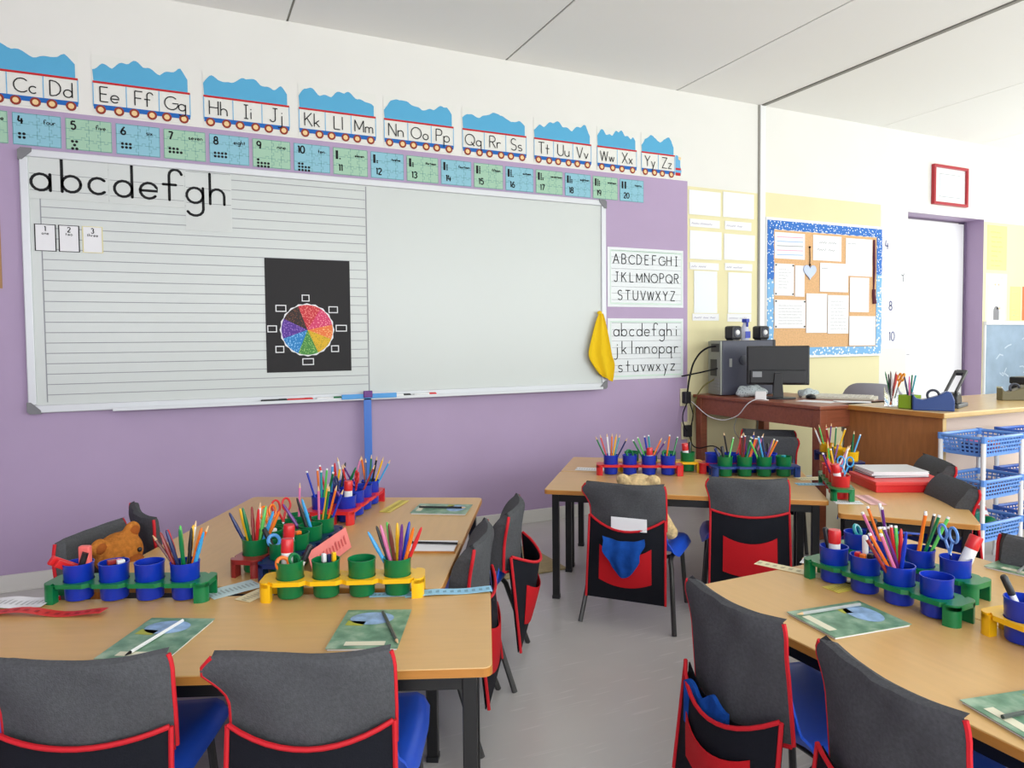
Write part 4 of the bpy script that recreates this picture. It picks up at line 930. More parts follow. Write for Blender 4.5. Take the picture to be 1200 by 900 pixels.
def scissors(key, i, m, col, lat=.25, dep=.1, dx=0, yaw=0, z=.02):
    cx, cy, where = CUPS[key, i]; d = (CR * lat + CF * dep + Vector((0, 0, 1))).normalized()
    p = Vector((cx, cy, TH + z)) + CR * dx - (CR * lat + CF * dep) * .02
    t = thing('scissors', '%s handled scissors in %s' % (col, where), 'scissors', p, 0, 'scissors in the cups', (d.to_track_quat('Z', 'Y') @ Euler((0, 0, yaw)).to_quaternion()).to_euler())
    for s in (-1, 1):
        mb = MB(); a = [(s * .0165 + .0125 * math.cos(2 * PI * k / 16), 0, .113 + .019 * math.sin(2 * PI * k / 16)) for k in range(16)]
        mb.tube(a, .0034, 6, closed=True); mb.tube([(s * .012, 0, .098), (s * .004, 0, .075), (-s * .002, 0, .062)], .0036, 6); obj('handle', mb, m, t, True)
        mb = MB(); mb.prism([(-s * .002, .066), (-s * .007, .010), (-s * .001, 0), (s * .004, .060)] if s > 0 else [(s * .004 + .008, .060), (.001, 0), (.007, .010), (.002, .066)], s * .0006, s * .0006 + .0012, 'y'); obj('blade', mb, CHROME, t)
def bit(key, i, m, lab, dx, dy, z, size=(.012, .008, .006), shape='box', rz=0.3):
    cx, cy, where = CUPS[key, i]; p = Vector((cx, cy, TH + z)) + CR * dx + CF * dy
    nm, cat = shape if isinstance(shape, tuple) else ('eraser', 'eraser')
    t = thing(nm, lab + ' in ' + where, cat, p, rz)
    mb = MB()
    if nm in ('sharpener', 'eraser'): mb.box(-size[0], size[0], -size[1], size[1], 0, size[2] * 2); obj('body', mb, m, t, bevel=.002)
    elif nm == 'tape_roll': mb.tube([(size[0] * math.cos(2 * PI * k / 18), size[0] * math.sin(2 * PI * k / 18), 0) for k in range(18)], size[1], 6, closed=True); obj('roll', mb, m, t, True); t.rotation_euler = (R(65), 0, rz)
    return t
RING = ('tape_roll', 'tape'); SHP = ('sharpener', 'sharpener')
# R1
t = thing('red_clip', 'red plastic clip sticking out of the first blue cup by the teddy bear', 'clip', Vector((CUPS['R1', 0][0], CUPS['R1', 0][1], TH + .085)) + CR * -.03, 0, None, (R(20), R(-55), 0.2))
mb = MB(); mb.prism(rrect(-.012, .012, -.006, .006, .005), -.05, .045); obj('arm', mb, P_RED, t, bevel=.002)
mb = MB(); mb.prism(rrect(-.010, .010, -.018, -.008, .004), -.05, .035); obj('arm', mb, P_RED, t, bevel=.002)
cx, cy, where = CUPS['R1', 0]
t = thing('correction_roller', 'coral correction roller with dark window in ' + where, 'stationery', Vector((cx, cy, TH + .03)) + CR * .018, -.4)
mb = MB(); mb.box(-.014, .014, -.008, .008, 0, .105); obj('case', mb, mat('coral_plastic', rgb(236, 110, 104), .35), t, bevel=.004)
mb = MB(); mb.tube([(-.008, -.0085, .048), (.006, -.0085, .09)], .008, 8); obj('window', mb, BLK_PL, t, True)
mb = MB(); mb.box(-.012, .012, -.0092, .004, .045, .060); obj('tip', mb, P_WHITE, t)
bit('R1', 1, P_DRED, 'dark red sharpener', -.008, .004, .085, (.010, .007, .006), SHP); bit('R1', 1, P_WHITE, 'white eraser', .014, .006, .084, (.009, .007, .006)); bit('R1', 1, P_PINK, 'pink eraser', .002, .016, .083, (.008, .006, .006), rz=1)
fan('R1', 3, 'felt pen', ['maroon', 'red', 'navy', 'light green', 'green', 'yellow', 'black', 'orange', 'light blue'], .36, -.05, 1); cx, cy, w_ = CUPS['R1', 3]; pen('pencil', 'white', cx, cy, w_, .12, .2); pen('pencil', 'orange', cx, cy, w_, .40, .12); pen('pencil', 'brown', cx, cy, w_, -.75, .1)
# R2
glue('R2', 0, .0, .1, -.012, .012, .028); bit('R2', 0, P_ORANGE, 'orange tape roll', -.014, -.012, .088, (.015, .005, 0), RING, .2); bit('R2', 0, P_GREEN, 'green tape roll', .010, .006, .092, (.014, .0045, 0), RING, .5)
cx, cy, w_ = CUPS['R2', 0]; pen('marker', 'white', cx, cy, w_, .45, .1, .012, tipm=BLK_PL)
bit('R2', 1, P_YEL, 'yellow eraser', .020, .002, .086, (.005, .005, .012)); bit('R2', 1, P_WHITE, 'white sharpener', -.006, .004, .084, (.005, .006, .011), SHP); bit('R2', 1, P_NAVY, 'navy sharpener', .007, .008, .083, (.005, .006, .010), SHP)
fan('R2', 3, 'felt pen', ['light blue', 'black', 'pink', 'light green', 'brown', 'yellow', 'purple', 'blue', 'orange', 'red'], .42, -.06, 2)
# R3 pair
fan('R3', 0, 'felt pen', ['navy', 'yellow', 'green', 'maroon', 'red', 'light green', 'light blue', 'orange'], .44, .02, 3); cx, cy, w_ = CUPS['R3', 0]; pen('pencil', 'white', cx, cy, w_, .10, .05)
scissors('R3', 1, P_ORANGE, 'orange', -.1, .1, .0, .3, .03); scissors('R3', 2, P_RED, 'red', -.15, .1, .0, -.3, .03); bit('R3', 1, P_WHITE, 'white eraser', .012, -.008, .086, (.008, .006, .006))
cx, cy, w_ = CUPS['R3', 3]; pen('pencil', 'pink', cx, cy, w_, .02, .1)
cx, cy, w_ = CUPS['R3b', 0]; bit('R3b', 0, P_SKY, 'sky blue tape roll', -.022, 0, .095, (.016, .005, 0), RING, .3); glue('R3b', 0, .06, .0, .014, .004, .024); pen('marker', 'black', cx, cy, w_, -.5, .1, -.01)
bit('R3b', 1, P_ORANGE, 'orange eraser', 0.004, 0, .088, (.008, .007, .005)); bit('R3b', 1, P_WHITE, 'white eraser', -.014, .004, .086, (.008, .007, .005))
fan('R3b', 2, 'felt pen', ['purple', 'black', 'light blue'], .20, -.40, 5); fan('R3b', 3, 'pencil', ['pink', 'yellow', 'green', 'orange', 'blue'], .16, .20, 6)
# R4 pair
glue('R4', 0, .03, 0, .006, 0, .03); cx, cy, w_ = CUPS['R4', 0]; scissors('R4', 0, P_NAVY, 'navy', -.25, .05, -.015, .2, .03); pen('marker', 'purple', cx, cy, w_, -.5, 0)
scissors('R4', 1, P_RED, 'red', .1, 0, 0, .4, .03); fan('R4', 1, 'pencil', ['red', 'maroon'], .3, .1, 2); fan('R4', 2, 'pencil', ['purple', 'navy'], .2, -.2, 3)
fan('R4', 3, 'pencil', ['orange', 'green', 'black', 'yellow', 'light blue'], .30, .22, 4)
fan('R4b', 0, 'colouring pencil', ['blue', 'orange', 'teal', 'light green', 'green'], .22, .0, 7); fan('R4b', 1, 'colouring pencil', ['red', 'light blue', 'yellow'], .2, .05, 8); fan('R4b', 2, 'felt pen', ['red', 'black', 'green'], .25, .2, 9); fan('R4b', 3, 'pencil', ['white', 'pink'], .2, .1, 9)
# R5, R6
fan('R5', 0, 'pencil', ['green', 'red', 'white', 'orange', 'yellow', 'teal', 'navy'], .44, .02, 10); bit('R5', 1, P_GREEN, 'green tape roll', 0, 0, .097, (.020, .005, 0), RING, .2)
fan('R5', 2, 'colouring pencil', ['green', 'light green', 'blue', 'teal'], .24, -.28, 11); cx, cy, w_ = CUPS['R5', 2]; pen('pencil', 'orange', cx, cy, w_, .50, .1); pen('pencil', 'purple', cx, cy, w_, .72, .1); glue('R5', 2, 0, 0, .002, -.008, .014)
fan('R5', 3, 'colouring pencil', ['orange', 'green'], .1, .2, 12); bit('R5', 3, P_GREEN, 'green tape roll', -.010, 0, .097, (.018, .005, 0), RING, .1)
glue('R6', 3, -.1, 0, -.006, -.004, .022); cx, cy, w_ = CUPS['R6', 3]; pen('marker', 'black', cx, cy, w_, .05, .1, .008)
# R7, R8
cx, cy, w_ = CUPS['R7', 0]; pen('marker', 'navy', cx, cy, w_, -.4, .1, -.008); pen('marker', 'black', cx, cy, w_, -.15, 0, 0); pen('colouring pencil', 'light green', cx, cy, w_, .25, .1, .01)
fan('R7', 1, 'colouring pencil', ['brown', 'maroon', 'green', 'teal', 'orange', 'red'], .22, .22, 13); fan('R7', 2, 'colouring pencil', ['light green', 'black', 'light blue', 'navy'], .18, -.28, 14)
cx, cy, w_ = CUPS['R7', 2]; pen('felt pen', 'purple', cx, cy, w_, .36, .1); pen('colouring pencil', 'orange', cx, cy, w_, .50, .0); pen('colouring pencil', 'yellow', cx, cy, w_, .42, .12)
fan('R8', 1, 'pencil', ['black', 'red'], .25, .1, 3); fan('R8', 2, 'pencil', ['purple', 'blue', 'pink'], .25, .1, 4); bit('R7', 3, P_TEAL, 'teal sharpener', .0, 0, .086, (.010, .007, .006), SHP); cx, cy, w_ = CUPS['R8', 3]; pen('marker', 'black', cx, cy, w_, -.1, 0)
# R9, R10
fan('R9', 0, 'pencil', ['white', 'light green', 'red', 'purple'], .30, -.18, 15); fan('R9', 1, 'colouring pencil', ['maroon', 'green', 'yellow'], .25, .05, 16); cx, cy, w_ = CUPS['R9', 3]; pen('colouring pencil', 'light blue', cx, cy, w_, .4, .1); pen('pencil', 'green', cx, cy, w_, .1, 0); pen('marker', 'black', cx, cy, w_, .2, .2)
glue('R10', 0, -.18, .0, -.008, -.004, .026); scissors('R10', 0, P_PBLUE, 'light blue', .05, .05, .016, .4, .034); scissors('R10', 0, P_RED, 'red', -.35, .1, -.012, -.2, .03)
fan('R10', 1, 'colouring pencil', ['purple', 'yellow', 'white'], .30, -.12, 17); cx, cy, w_ = CUPS['R10', 1]; pen('marker', 'red', cx, cy, w_, -.45, .1); fan('R10', 2, 'pencil', ['light green', 'black', 'pink'], .25, .05, 18); fan('R10', 3, 'pencil', ['yellow', 'purple', 'white'], .3, .25, 19)
# R11, R12, R13: index 3 is the near end
glue('R11', 0, 0, 0, .0, -.002, .022, 'red banded glue stick'); cx, cy, w_ = CUPS['R11', 0]; pen('marker', 'black', cx, cy, w_, -.12, .15, -.006)
bit('R11', 1, P_ORANGE, 'orange sharpener', -.010, -.008, .086, (.008, .006, .006), SHP); bit('R11', 1, P_RED, 'red eraser', -.016, .006, .087, (.008, .006, .006)); bit('R11', 1, BLK_PL, 'black eraser', .010, -.006, .086, (.008, .006, .006)); cx, cy, w_ = CUPS['R11', 1]; pen('marker', 'white', cx, cy, w_, .02, .1, .002, tipm=P_WHITE)
fan('R11', 2, 'colouring pencil', ['maroon', 'orange', 'pink', 'purple'], .10, -.48, 20); cx, cy, w_ = CUPS['R11', 2]
for c, l, dd, kd in (('yellow', -.22, .3, 'colouring pencil'), ('red', -.02, .25, 'colouring pencil'), ('light green', .10, .32, 'colouring pencil'), ('green', -.12, .42, 'colouring pencil'), ('brown', .02, .45, 'colouring pencil'), ('red', .08, .1, 'felt pen'), ('blue', .06, -.1, 'felt pen')): pen(kd, c, cx, cy, w_, l, dd)
fan('R12', 1, 'colouring pencil', ['pink', 'orange', 'purple', 'white'], .14, -.30, 21); fan('R12', 2, 'colouring pencil', ['orange', 'yellow', 'green', 'black', 'light green'], .12, .28, 22)
scissors('R12', 3, P_CORN, 'blue', -.10, .0, -.010, .2, .040); glue('R12', 3, .42, .0, .016, 0, .040); bit('R12', 0, P_TEAL, 'teal tape roll', .0, 0, .096, (.016, .005, 0), RING, .3); cx, cy, w_ = CUPS['R12', 0]; pen('marker', 'black', cx, cy, w_, .4, -.1, .01)
cx, cy, w_ = CUPS['R13', 0]; pen('marker', 'white', cx, cy, w_, -.42, .1, .0, .02, tipm=BLK_PL)

# ------------------------------------------------------------------ workbooks and papers on the tables
def workbook(x, y, deg, lab, pencol=None, pen_off=(0, 0), pen_deg=0, penlab=''):
    t = thing('workbook', lab, 'book', (x, y, TH), R(deg), 'green workbooks on the tables')
    mb = MB(); mb.box(-.102, .102, -.072, .072, .0005, .005); obj('pages', mb, PAPER, t)
    mb = MB(); mb.box(-.105, .105, -.075, .075, .005, .0062); c = obj('cover', mb, BOOK, t)
    mb = MB(); mb.add([(.052 + .036 * math.cos(2 * PI * k / 20), .008 + .050 * math.sin(2 * PI * k / 20), .0068) for k in range(20)], [tuple(range(20))]); obj('cover_picture', mb, mat('cover_sky_picture', rgb(140, 172, 208), .4, noise=.3, nscale=40), t)
    mb = MB(); mb.add([(-.092, -.045, .0068), (-.072, -.045, .0068), (-.072, .04, .0068), (-.092, .04, .0068)], [(0, 1, 2, 3)]); obj('name_label', mb, mat('cream_label', rgb(226, 222, 196), .5), t)
    mb = MB(); mb.add([(.010, .022, .0068), (.034, .018, .0068), (.040, .060, .0068), (.014, .062, .0068)], [(0, 1, 2, 3)]); obj('cover_patch', mb, mat('cover_olive_patch', rgb(170, 172, 60), .5), t)
    if pencol:
        p = thing('pencil', penlab, 'pencil', (x + pen_off[0], y + pen_off[1], TH + .0105), 0, 'pencils lying on the workbooks', (0, R(90), R(pen_deg)))
        link('barrel', pen_mesh('pencil', 'barrel', pencol), p); link('tip', pen_mesh('pencil', 'tip', WOODT if pencol is not P_WHITE else INK), p)
LEAD = mat('dark_pencil_lacquer', rgb(70, 78, 74), .4); SILV = mat('silver_pencil_lacquer', rgb(186, 190, 190), .3, metal=.3)
def pen_line(a, b): d = Vector((b[0] - a[0], b[1] - a[1])); return math.degrees(math.atan2(d.y, d.x))
workbook(-.062, -2.165, 62, 'green workbook at the near left, white pencil lying across it', P_WHITE, (.048, .066), 234, 'white pencil lying across the near left workbook')
workbook(.365, -2.322, 65, 'green workbook in front of the yellow rack, dark pencil on it', LEAD, (.044, .066), -95, 'dark pencil lying on the workbook before the yellow rack')
workbook(1.348, -2.752, -7, 'green workbook on the aisle side of the right table, silver pencil at its top edge', SILV, (.085, .036), 173, 'silver pencil along the far edge of the right table workbook')
workbook(1.300, -3.185, -12, 'pale workbook at the lower right photo corner with a grey pencil', LEAD, (-.088, .024), -9, 'grey pencil on the workbook at the lower right photo corner')
workbook(.880, -1.338, -32, 'workbook at the far end of the left group, seen nearly flat', BLK_PL, (-.075, .048), -31, 'black pencil on the workbook at the far end of the left group')
workbook(2.105, -2.725, 8, 'brown edged open workbook beyond the glue rack on the right tables', SILV, (-.10, -.020), 16, 'grey pencil on the workbook beyond the glue rack')
t = thing('notebook', 'small brown edged notebook behind the felt pens of the yellow rack', 'book', (.690, -1.790, TH), R(-28), None)
mb = MB(); mb.box(-.075, .075, -.055, .055, 0, .006); obj('cover', mb, EDGE, t); mb = MB(); mb.box(-.072, .072, -.052, .052, .006, .009); obj('pages', mb, PAPER, t)
t = thing('pencil', 'black pencil on the small brown edged notebook', 'pencil', (.62, -1.735, TH + .0135), 0, None, (0, R(90), R(-32))); link('barrel', pen_mesh('pencil', 'barrel', BLK_PL), t); link('tip', pen_mesh('pencil', 'tip', WOODT), t)
def strip(name, lab, x, y, deg, L, W, m, curl=0.0, text=True, z=0.0, cat='paper strip'):
    t = thing(name, lab, cat, (x, y, TH + z), R(deg), None)
    def f(u, v): return ((u - .5) * L, (v - .5) * W, .0012 + curl * (math.sin(u * PI * 1.5) ** 2))
    mb = MB(); mb.sheet(f, 14, 2, (0, 0, .0008)); obj('sheet', mb, m, t)
    if text:
        mb = MB(); rr = random.Random(int(abs(x) * 1000))
        for k in range(12):
            u = (k + .5) / 12; p = f(u, .5); xx = p[0]; w = L / 40
            mb.add([(xx - w, -W * .22, f(u, .3)[2] + .0016), (xx + w * .6, -W * .22, f(u, .3)[2] + .0016), (xx + w * .6, W * (.1 + .15 * rr.random()), f(u, .6)[2] + .0016), (xx - w, W * .1, f(u, .6)[2] + .0016)], [(0, 1, 2, 3)])
        obj('print_mark', mb, mat(m.name + '_print', tuple(c * .62 for c in m.node_tree.nodes['Principled BSDF'].inputs['Base Color'].default_value[:3]), .6), t)
    return t
SKYP = mat('sky_blue_paper', rgb(150, 204, 232), .5); PINKP = mat('coral_pink_paper', rgb(240, 132, 128), .5); REDP = mat('red_paper', rgb(214, 50, 48), .5); YELP = mat('lemon_paper', rgb(226, 206, 90), .5); CREAMP = mat('cream_strip_paper', rgb(232, 220, 178), .5)
strip('number_strip', 'sky blue number strip at the corner where the left tables meet', .600, -2.178, -17, .22, .040, SKYP, .003)
strip('number_strip', 'short sky blue strip under the right leg of the yellow rack', .47, -2.13, -21, .12, .03, SKYP)
strip('number_strip', 'red curled number strip at the left photo edge', -.315, -1.880, -28, .30, .034, REDP, .010)
t = strip('paper_slip', 'white lettered slip behind the red curled strip', -.385, -1.768, -24, .16, .075, PAPER, .004)
strip('number_strip', 'lemon yellow strip right of the far red rack', .735, -1.195, 52, .20, .045, YELP)
strip('paper_slip', 'pale blue slip left of the yellow rack', .105, -1.905, 20, .13, .075, mat('pale_blue_slip', rgb(196, 218, 220), .5))
strip('paper_slip', 'cream slip touching the left end of the yellow rack', .165, -1.965, 40, .12, .05, CREAMP)
strip('paper_slip', 'white slip at the far left corner of the far middle group', 1.82, -.885, -40, .15, .08, PAPER)
strip('paper_slip', 'spotted cream slip right of the blue rack', 2.590, -1.560, -20, .16, .07, CREAMP)
strip('paper_slip', 'pale blue slip near the blue rack corner', 2.50, -1.655, -28, .18, .05, SKYP)
strip('paper_slip', 'pink lettered slip in front of the red box', 2.435, -1.965, 60, .17, .06, mat('pale_pink_paper', rgb(240, 190, 190), .5))
strip('paper_slip', 'white slip under the front of the green rack with red cups', 2.325, -1.955, -35, .10, .06, PAPER)
strip('number_strip', 'long cream number strip on the aisle side of the right tables', 1.520, -2.470, -68, .26, .042, CREAMP)
strip('paper_slip', 'white slip at the far edge of the right tables', 1.64, -2.45, -60, .14, .07, PAPER)
strip('number_strip', 'yellow strip under the far end of the front green rack', 1.520, -2.600, 0, .10, .05, YELP)
# pink strip leaning on the dark blue rack
t = thing('paper_strip', 'coral pink strip leaning against the dark blue rack', 'paper strip', (.3645, -1.775, TH), R(56))
def lean(u, v): return ((u - .5) * .27, -.0085 - .030 * (1 - v) * .6, .004 + v * .062)
mb = MB(); mb.sheet(lean, 8, 2, (0, .0008, .0003)); obj('sheet', mb, PINKP, t)
mb = MB(); rr = random.Random(3)
for k in range(11):
    u0 = .06 + k * .08; mb.add([tuple(Vector(lean(u0, a)) + Vector((b, -.0014, 0))) for a, b in ((.3, 0), (.3, .010), (.6 + .15 * rr.random(), .010), (.65, 0))], [(0, 1, 2, 3)])
obj('print_mark', mb, mat('coral_pink_paper_print', rgb(206, 84, 84), .6), t)
# red box with files
t = thing('red_box', 'flat red lidded file box on the crossing table by the trolley', 'box', (2.762, -1.848, TH), R(-27))
mb = MB(); mb.box(-.150, .150, -.120, .120, 0, .036); obj('box_base', mb, P_RED, t, bevel=.003)
mb = MB(); mb.box(-.154, .154, -.124, .124, .030, .046); obj('lid', mb, mat('red_lid_plastic', rgb(222, 64, 62), .4), t, bevel=.003)
for i, (m, lab, a) in enumerate(((DARKG, 'dark grey folder lowest in the pile on the red box', -24), (PAPER, 'white exercise book in the middle of the pile on the red box', -29), (PAPERG, 'white sheets lying uppermost on the red box', -26))):
    t = thing('folder' if i == 0 else 'exercise_book', lab, 'book', (2.778, -1.800, TH + .0462 + i * .0085), R(a), 'books piled on the red box')
    mb = MB(); mb.box(-.118, .118, -.088, .088, 0, .0015); mb.box(-.118, .118, -.088, .088, .0065, .0082); obj('cover', mb, m, t)
    mb = MB(); mb.box(-.115, .115, -.085, .085, .0015, .0065); obj('pages', mb, PAPER, t)

# ------------------------------------------------------------------ teddy bears
def bear(lab, loc, rz, fur, muzz, head_rot=(0, 0, 0), s=1.0, belly=True):
    t = thing('teddy_bear', lab, 'toy', loc, rz); t.scale = (s, s, s)
    hr = Euler(head_rot).to_matrix().to_4x4(); hc = Vector((0, .015, .255))
    mb = MB()
    mb.ball((0, 0, .105), (.082, .070, .100), 16, 10)
    for sx in (-1, 1):
        for k in range(5): mb.ball((sx * (.075 + .012 * k), .02 + .010 * k, .165 - .022 * k), .034 - .001 * k, 10, 7)
        for k in range(5): mb.ball((sx * (.050 + .008 * k), .045 + .022 * k, .042 - .002 * k), .042 - .001 * k, 10, 7)
    mb.ball((0, .005, .19), (.05, .045, .04), 10, 7)
    mb.M = Matrix.Translation(hc) @ hr
    mb.ball((0, 0, 0), (.078, .066, .066), 18, 12)
    for sx in (-1, 1): mb.ball((sx * .060, -.004, .052), (.030, .018, .030), 12, 8)
    mb.ball((0, .052, -.018), (.038, .034, .030), 12, 8)
    b = obj('body', mb, fur, t, True); r = b.modifiers.new('blend', 'REMESH'); r.mode = 'VOXEL'; r.voxel_size = .006; r.use_smooth_shade = True
    sm = b.modifiers.new('soft', 'SMOOTH'); sm.iterations = 4
    M = mb.M.copy()
    mb = MB(); mb.M = M; mb.ball((0, .060, -.020), (.039, .034, .031), 14, 9); obj('muzzle', mb, muzz, t, True)
    mb = MB(); mb.M = M; mb.ball((0, .093, -.006), (.012, .008, .009), 10, 6); obj('nose', mb, BLK_PL, t, True)
    for sx in (-1, 1):
        mb = MB(); mb.M = M; mb.ball((sx * .030, .062, .014), .008, 10, 6); obj('eye', mb, BLK_PL, t, True)
        mb = MB(); mb.M = M; mb.ball((sx * .060, .008, .052), (.019, .012, .019), 10, 6); e = obj('inner_ear', mb, muzz, t, True)
    return t
bear('golden brown teddy bear lying at the wall side of the left group', (-.200, -1.448, .262), R(-112), FUR, FURD, (R(-10), R(14), R(-28)), .92)
px, py, pz = place(1.685, -1.471, 41, (.02, -.072, .262)); bear('sandy fluffy teddy bear sitting on a chair, only its head showing', (px, py, pz), R(-40), FURL, FURL, (R(30), 0, 0), 1.0)

# ------------------------------------------------------------------ brown computer desk
t = thing('computer_desk', 'reddish brown wooden computer desk against the yellow wall', 'desk')
DX0, DX1, DY0, DY1, DZ = 3.165, 3.80, -1.09, -.025, .745
mb = MB(); mb.box(DX0, DX1, DY0, DY1, DZ - .022, DZ); obj('desktop', mb, MAHOG, t, bevel=.005)
for x in (DX0 + .035, DX1 - .035):
    for y in (DY0 + .035, DY1 - .05):
        mb = MB(); mb.box(x - .027, x + .027, y - .027, y + .027, 0, DZ - .022); obj('leg', mb, MAHOG, t, bevel=.003)
for (a, b, c, d) in ((DX0 + .015, DX0 + .033, DY0 + .062, DY1 - .077), (DX1 - .033, DX1 - .015, DY0 + .062, DY1 - .077), (DX0 + .062, DX1 - .062, DY0 + .015, DY0 + .033), (DX0 + .062, DX1 - .062, DY1 - .06, DY1 - .042)):
    mb = MB(); mb.box(a, b, c, d, DZ - .125, DZ - .022); obj('apron', mb, MAHOG, t, bevel=.002)
mb = MB(); mb.box(DX1 - .30, DX1 - .062, DY0 + .02, DY0 + .04, .06, DZ - .125); obj('side_panel', mb, MAHOG, t)
# computer tower
t = thing('computer_tower', 'dark computer tower lying broadside on the brown desk, cables at its grey rear', 'computer', (3.225, -.175, DZ + .0005), R(-13))
mb = MB(); mb.box(.012, .385, -.08, .09, .004, .365); obj('case', mb, mat('charcoal_blue_case', rgb(70, 72, 88), .4), t, bevel=.006)
mb = MB(); mb.box(0, .012, -.078, .088, .006, .362); obj('rear_panel', mb, mat('zinc_rear_panel', rgb(150, 154, 146), .45, metal=.3), t, bevel=.002)
mb = MB()
for y0, y1, z0, z1 in ((-.06, .04, .29, .345), (-.03, .05, .13, .24)): mb.box(-.004, .0, y0, y1, z0, z1)
obj('socket_plate', mb, mat('dark_socket', rgb(60, 62, 60), .5), t)
for k in range(4): mb = MB(); mb.box(-.004, 0, -.06, .06, .035 + k * .022, .047 + k * .022); obj('slot_cover', mb, GREYPL, t)
mb = MB(); mb.lathe([(.034, -.006), (.030, .004), (.012, .007), (0, .007)], 20); mb.v = [(x + .165, -.080 - z, y + .235) for x, y, z in mb.v]; obj('latch_boss', mb, DARKG, t, True)
mb = MB(); mb.box(.062, .082, -.083, -.080, .190, .245); obj('latch', mb, GREYPL, t, bevel=.002)
mb = MB(); mb.box(.385, .405, -.08, .09, .004, .368); obj('front_bezel', mb, BLK_PL, t, bevel=.005)
for i, (x, lab) in enumerate(((3.33, 'black cube speaker on the left of the computer tower'), (3.575, 'black cube speaker on the right of the computer tower'))):
    s = thing('speaker', lab, 'speaker', (x, -.235, DZ + .3665), 0, 'small computer speakers')
    mb = MB(); mb.box(-.043, .043, -.04, .04, .004, .096); obj('box', mb, BLK_PL, s, bevel=.014)
    mb = MB(); mb.lathe([(.031, 0), (.031, .003), (.026, .001)], 20); mb.v = [(a, -.041 - c, b + .052) for a, b, c in mb.v]; obj('driver_ring', mb, DARKG, s, True)
    mb = MB(); mb.lathe([(.018, 0), (.016, .005), (.008, .009), (0, .010)], 16); mb.v = [(a, -.041 - c, b + .052) for a, b, c in mb.v]; obj('cone', mb, P_WHITE, s, True)
    mb = MB(); mb.box(-.03, .03, -.03, .03, 0, .006); obj('stand', mb, BLK_PL, s)
t = thing('spray_bottle', 'white spray bottle with blue trigger standing between the speakers', 'bottle', (3.465, -.20, DZ + .3665))
mb = MB(); mb.lathe([(.028, 0), (.030, .006), (.030, .07), (.014, .105), (.012, .12)], 14); obj('bottle', mb, mat('pale_lilac_plastic', rgb(206, 208, 226), .3), t, True)
mb = MB(); mb.box(-.014, .014, -.03, .014, .12, .145); mb.box(-.006, .006, -.03, -.018, .09, .12); obj('trigger_head', mb, P_BLUE, t, bevel=.003)
mb = MB(); mb.box(-.022, .022, -.031, -.029, .015, .06); obj('label_patch', mb, P_BLUE, t)
# monitor seen from behind
MR = R(-42)
t = thing('monitor', 'black flat monitor seen from behind on the brown desk', 'monitor', (3.385, -.570, DZ), MR)
mb = MB(); mb.box(-.185, .185, -.012, .012, .085, .330); obj('bezel', mb, BLK_PL, t, bevel=.006)
mb = MB(); mb.box(-.180, .180, -.030, -.010, .090, .325); obj('back_shell', mb, mat('soft_black_shell', rgb(40, 41, 44), .5), t, bevel=.006)
mb = MB(); mb.box(-.165, .165, -.044, -.028, .095, .180); obj('port_housing', mb, BLK_PL, t, bevel=.006)
mb = MB(); mb.box(-.150, -.095, -.0455, -.043, .135, .170); obj('rating_label', mb, mat('grey_label', rgb(150, 152, 156), .5), t)
mb = MB(); mb.prism([(-.032, .008), (.032, .008), (.022, .16), (-.022, .16)], -.062, -.044, 'y'); obj('neck', mb, BLK_PL, t, bevel=.003)
mb = MB(); mb.prism([(.105 * math.cos(2 * PI * k / 24), -.03 + .075 * math.sin(2 * PI * k / 24)) for k in range(24)], 0, .010); obj('foot', mb, BLK_PL, t, bevel=.002)
mb = MB(); mb.box(-.178, .178, .012, .0135, .098, .322); obj('screen', mb, mat('dark_screen_glass', rgb(18, 19, 22), .1), t)
def lump(name, lab, loc, size, m, seed, cat, rz=0):
    t = thing(name, lab, cat, loc, rz); mb = MB(); mb.ball((0, 0, size[2] * .72), size, 20, 12); rr = random.Random(seed)
    ph = [rr.uniform(0, 6) for _ in range(6)]
    mb.v = [(x * (1 + .10 * math.sin(z * 70 + ph[0] + y * 30)), y * (1 + .12 * math.sin(x * 45 + ph[1])), max(0, z + .010 * math.sin(x * 55 + ph[2]) * math.sin(y * 60 + ph[3]))) for x, y, z in mb.v]
    obj('fabric' if cat == 'cloth' else 'bag', mb, m, t, True); return t
lump('plastic_bag', 'mottled grey white plastic bag crumpled in front of the computer tower', (3.345, -.385, DZ), (.105, .065, .042), MOSAIC, 3, 'bag', R(-20))
lump('plastic_bag', 'smaller mottled plastic bag right of the monitor stand', (3.60, -.62, DZ), (.07, .06, .030), MOSAIC, 5, 'bag', R(-40))
t = thing('mobile_phone', 'white keypad telephone leaning by the monitor stand', 'telephone', (3.27, -.560, DZ), R(-42), None)
mb = MB(); mb.prism([(-.05, .0), (.05, .0), (.05, .018), (-.05, .052)], -.045, .02, 'x'); obj('body', mb, P_WHITE, t, bevel=.003)
for i in range(3):
    for j in range(3): mb = MB(); mb.box(-.034 + i * .020, -.022 + i * .020, -.03 + j * .024, -.016 + j * .024, .026 + 0.0, .048 - j * .008); obj('key', mb, DARKG, t)
t = thing('keyboard', 'beige computer keyboard lying on the brown desk', 'keyboard', (3.66, -.80, DZ), R(-62))
mb = MB(); mb.prism([(-.07, 0), (.07, 0), (.07, .022), (-.07, .012)], -.205, .205, 'x'); obj('case', mb, mat('beige_plastic', rgb(206, 200, 182), .5), t, bevel=.003)
mb = MB()
for r_ in range(5):
    for c_ in range(16): mb.box(-.19 + c_ * .0235, -.171 + c_ * .0235, -.058 + r_ * .024, -.040 + r_ * .024, .012 + r_ * .0018, .020 + r_ * .0018)
o = obj('keys', mb, mat('pale_key', rgb(228, 224, 212), .5), t); o['kind'] = 'stuff'
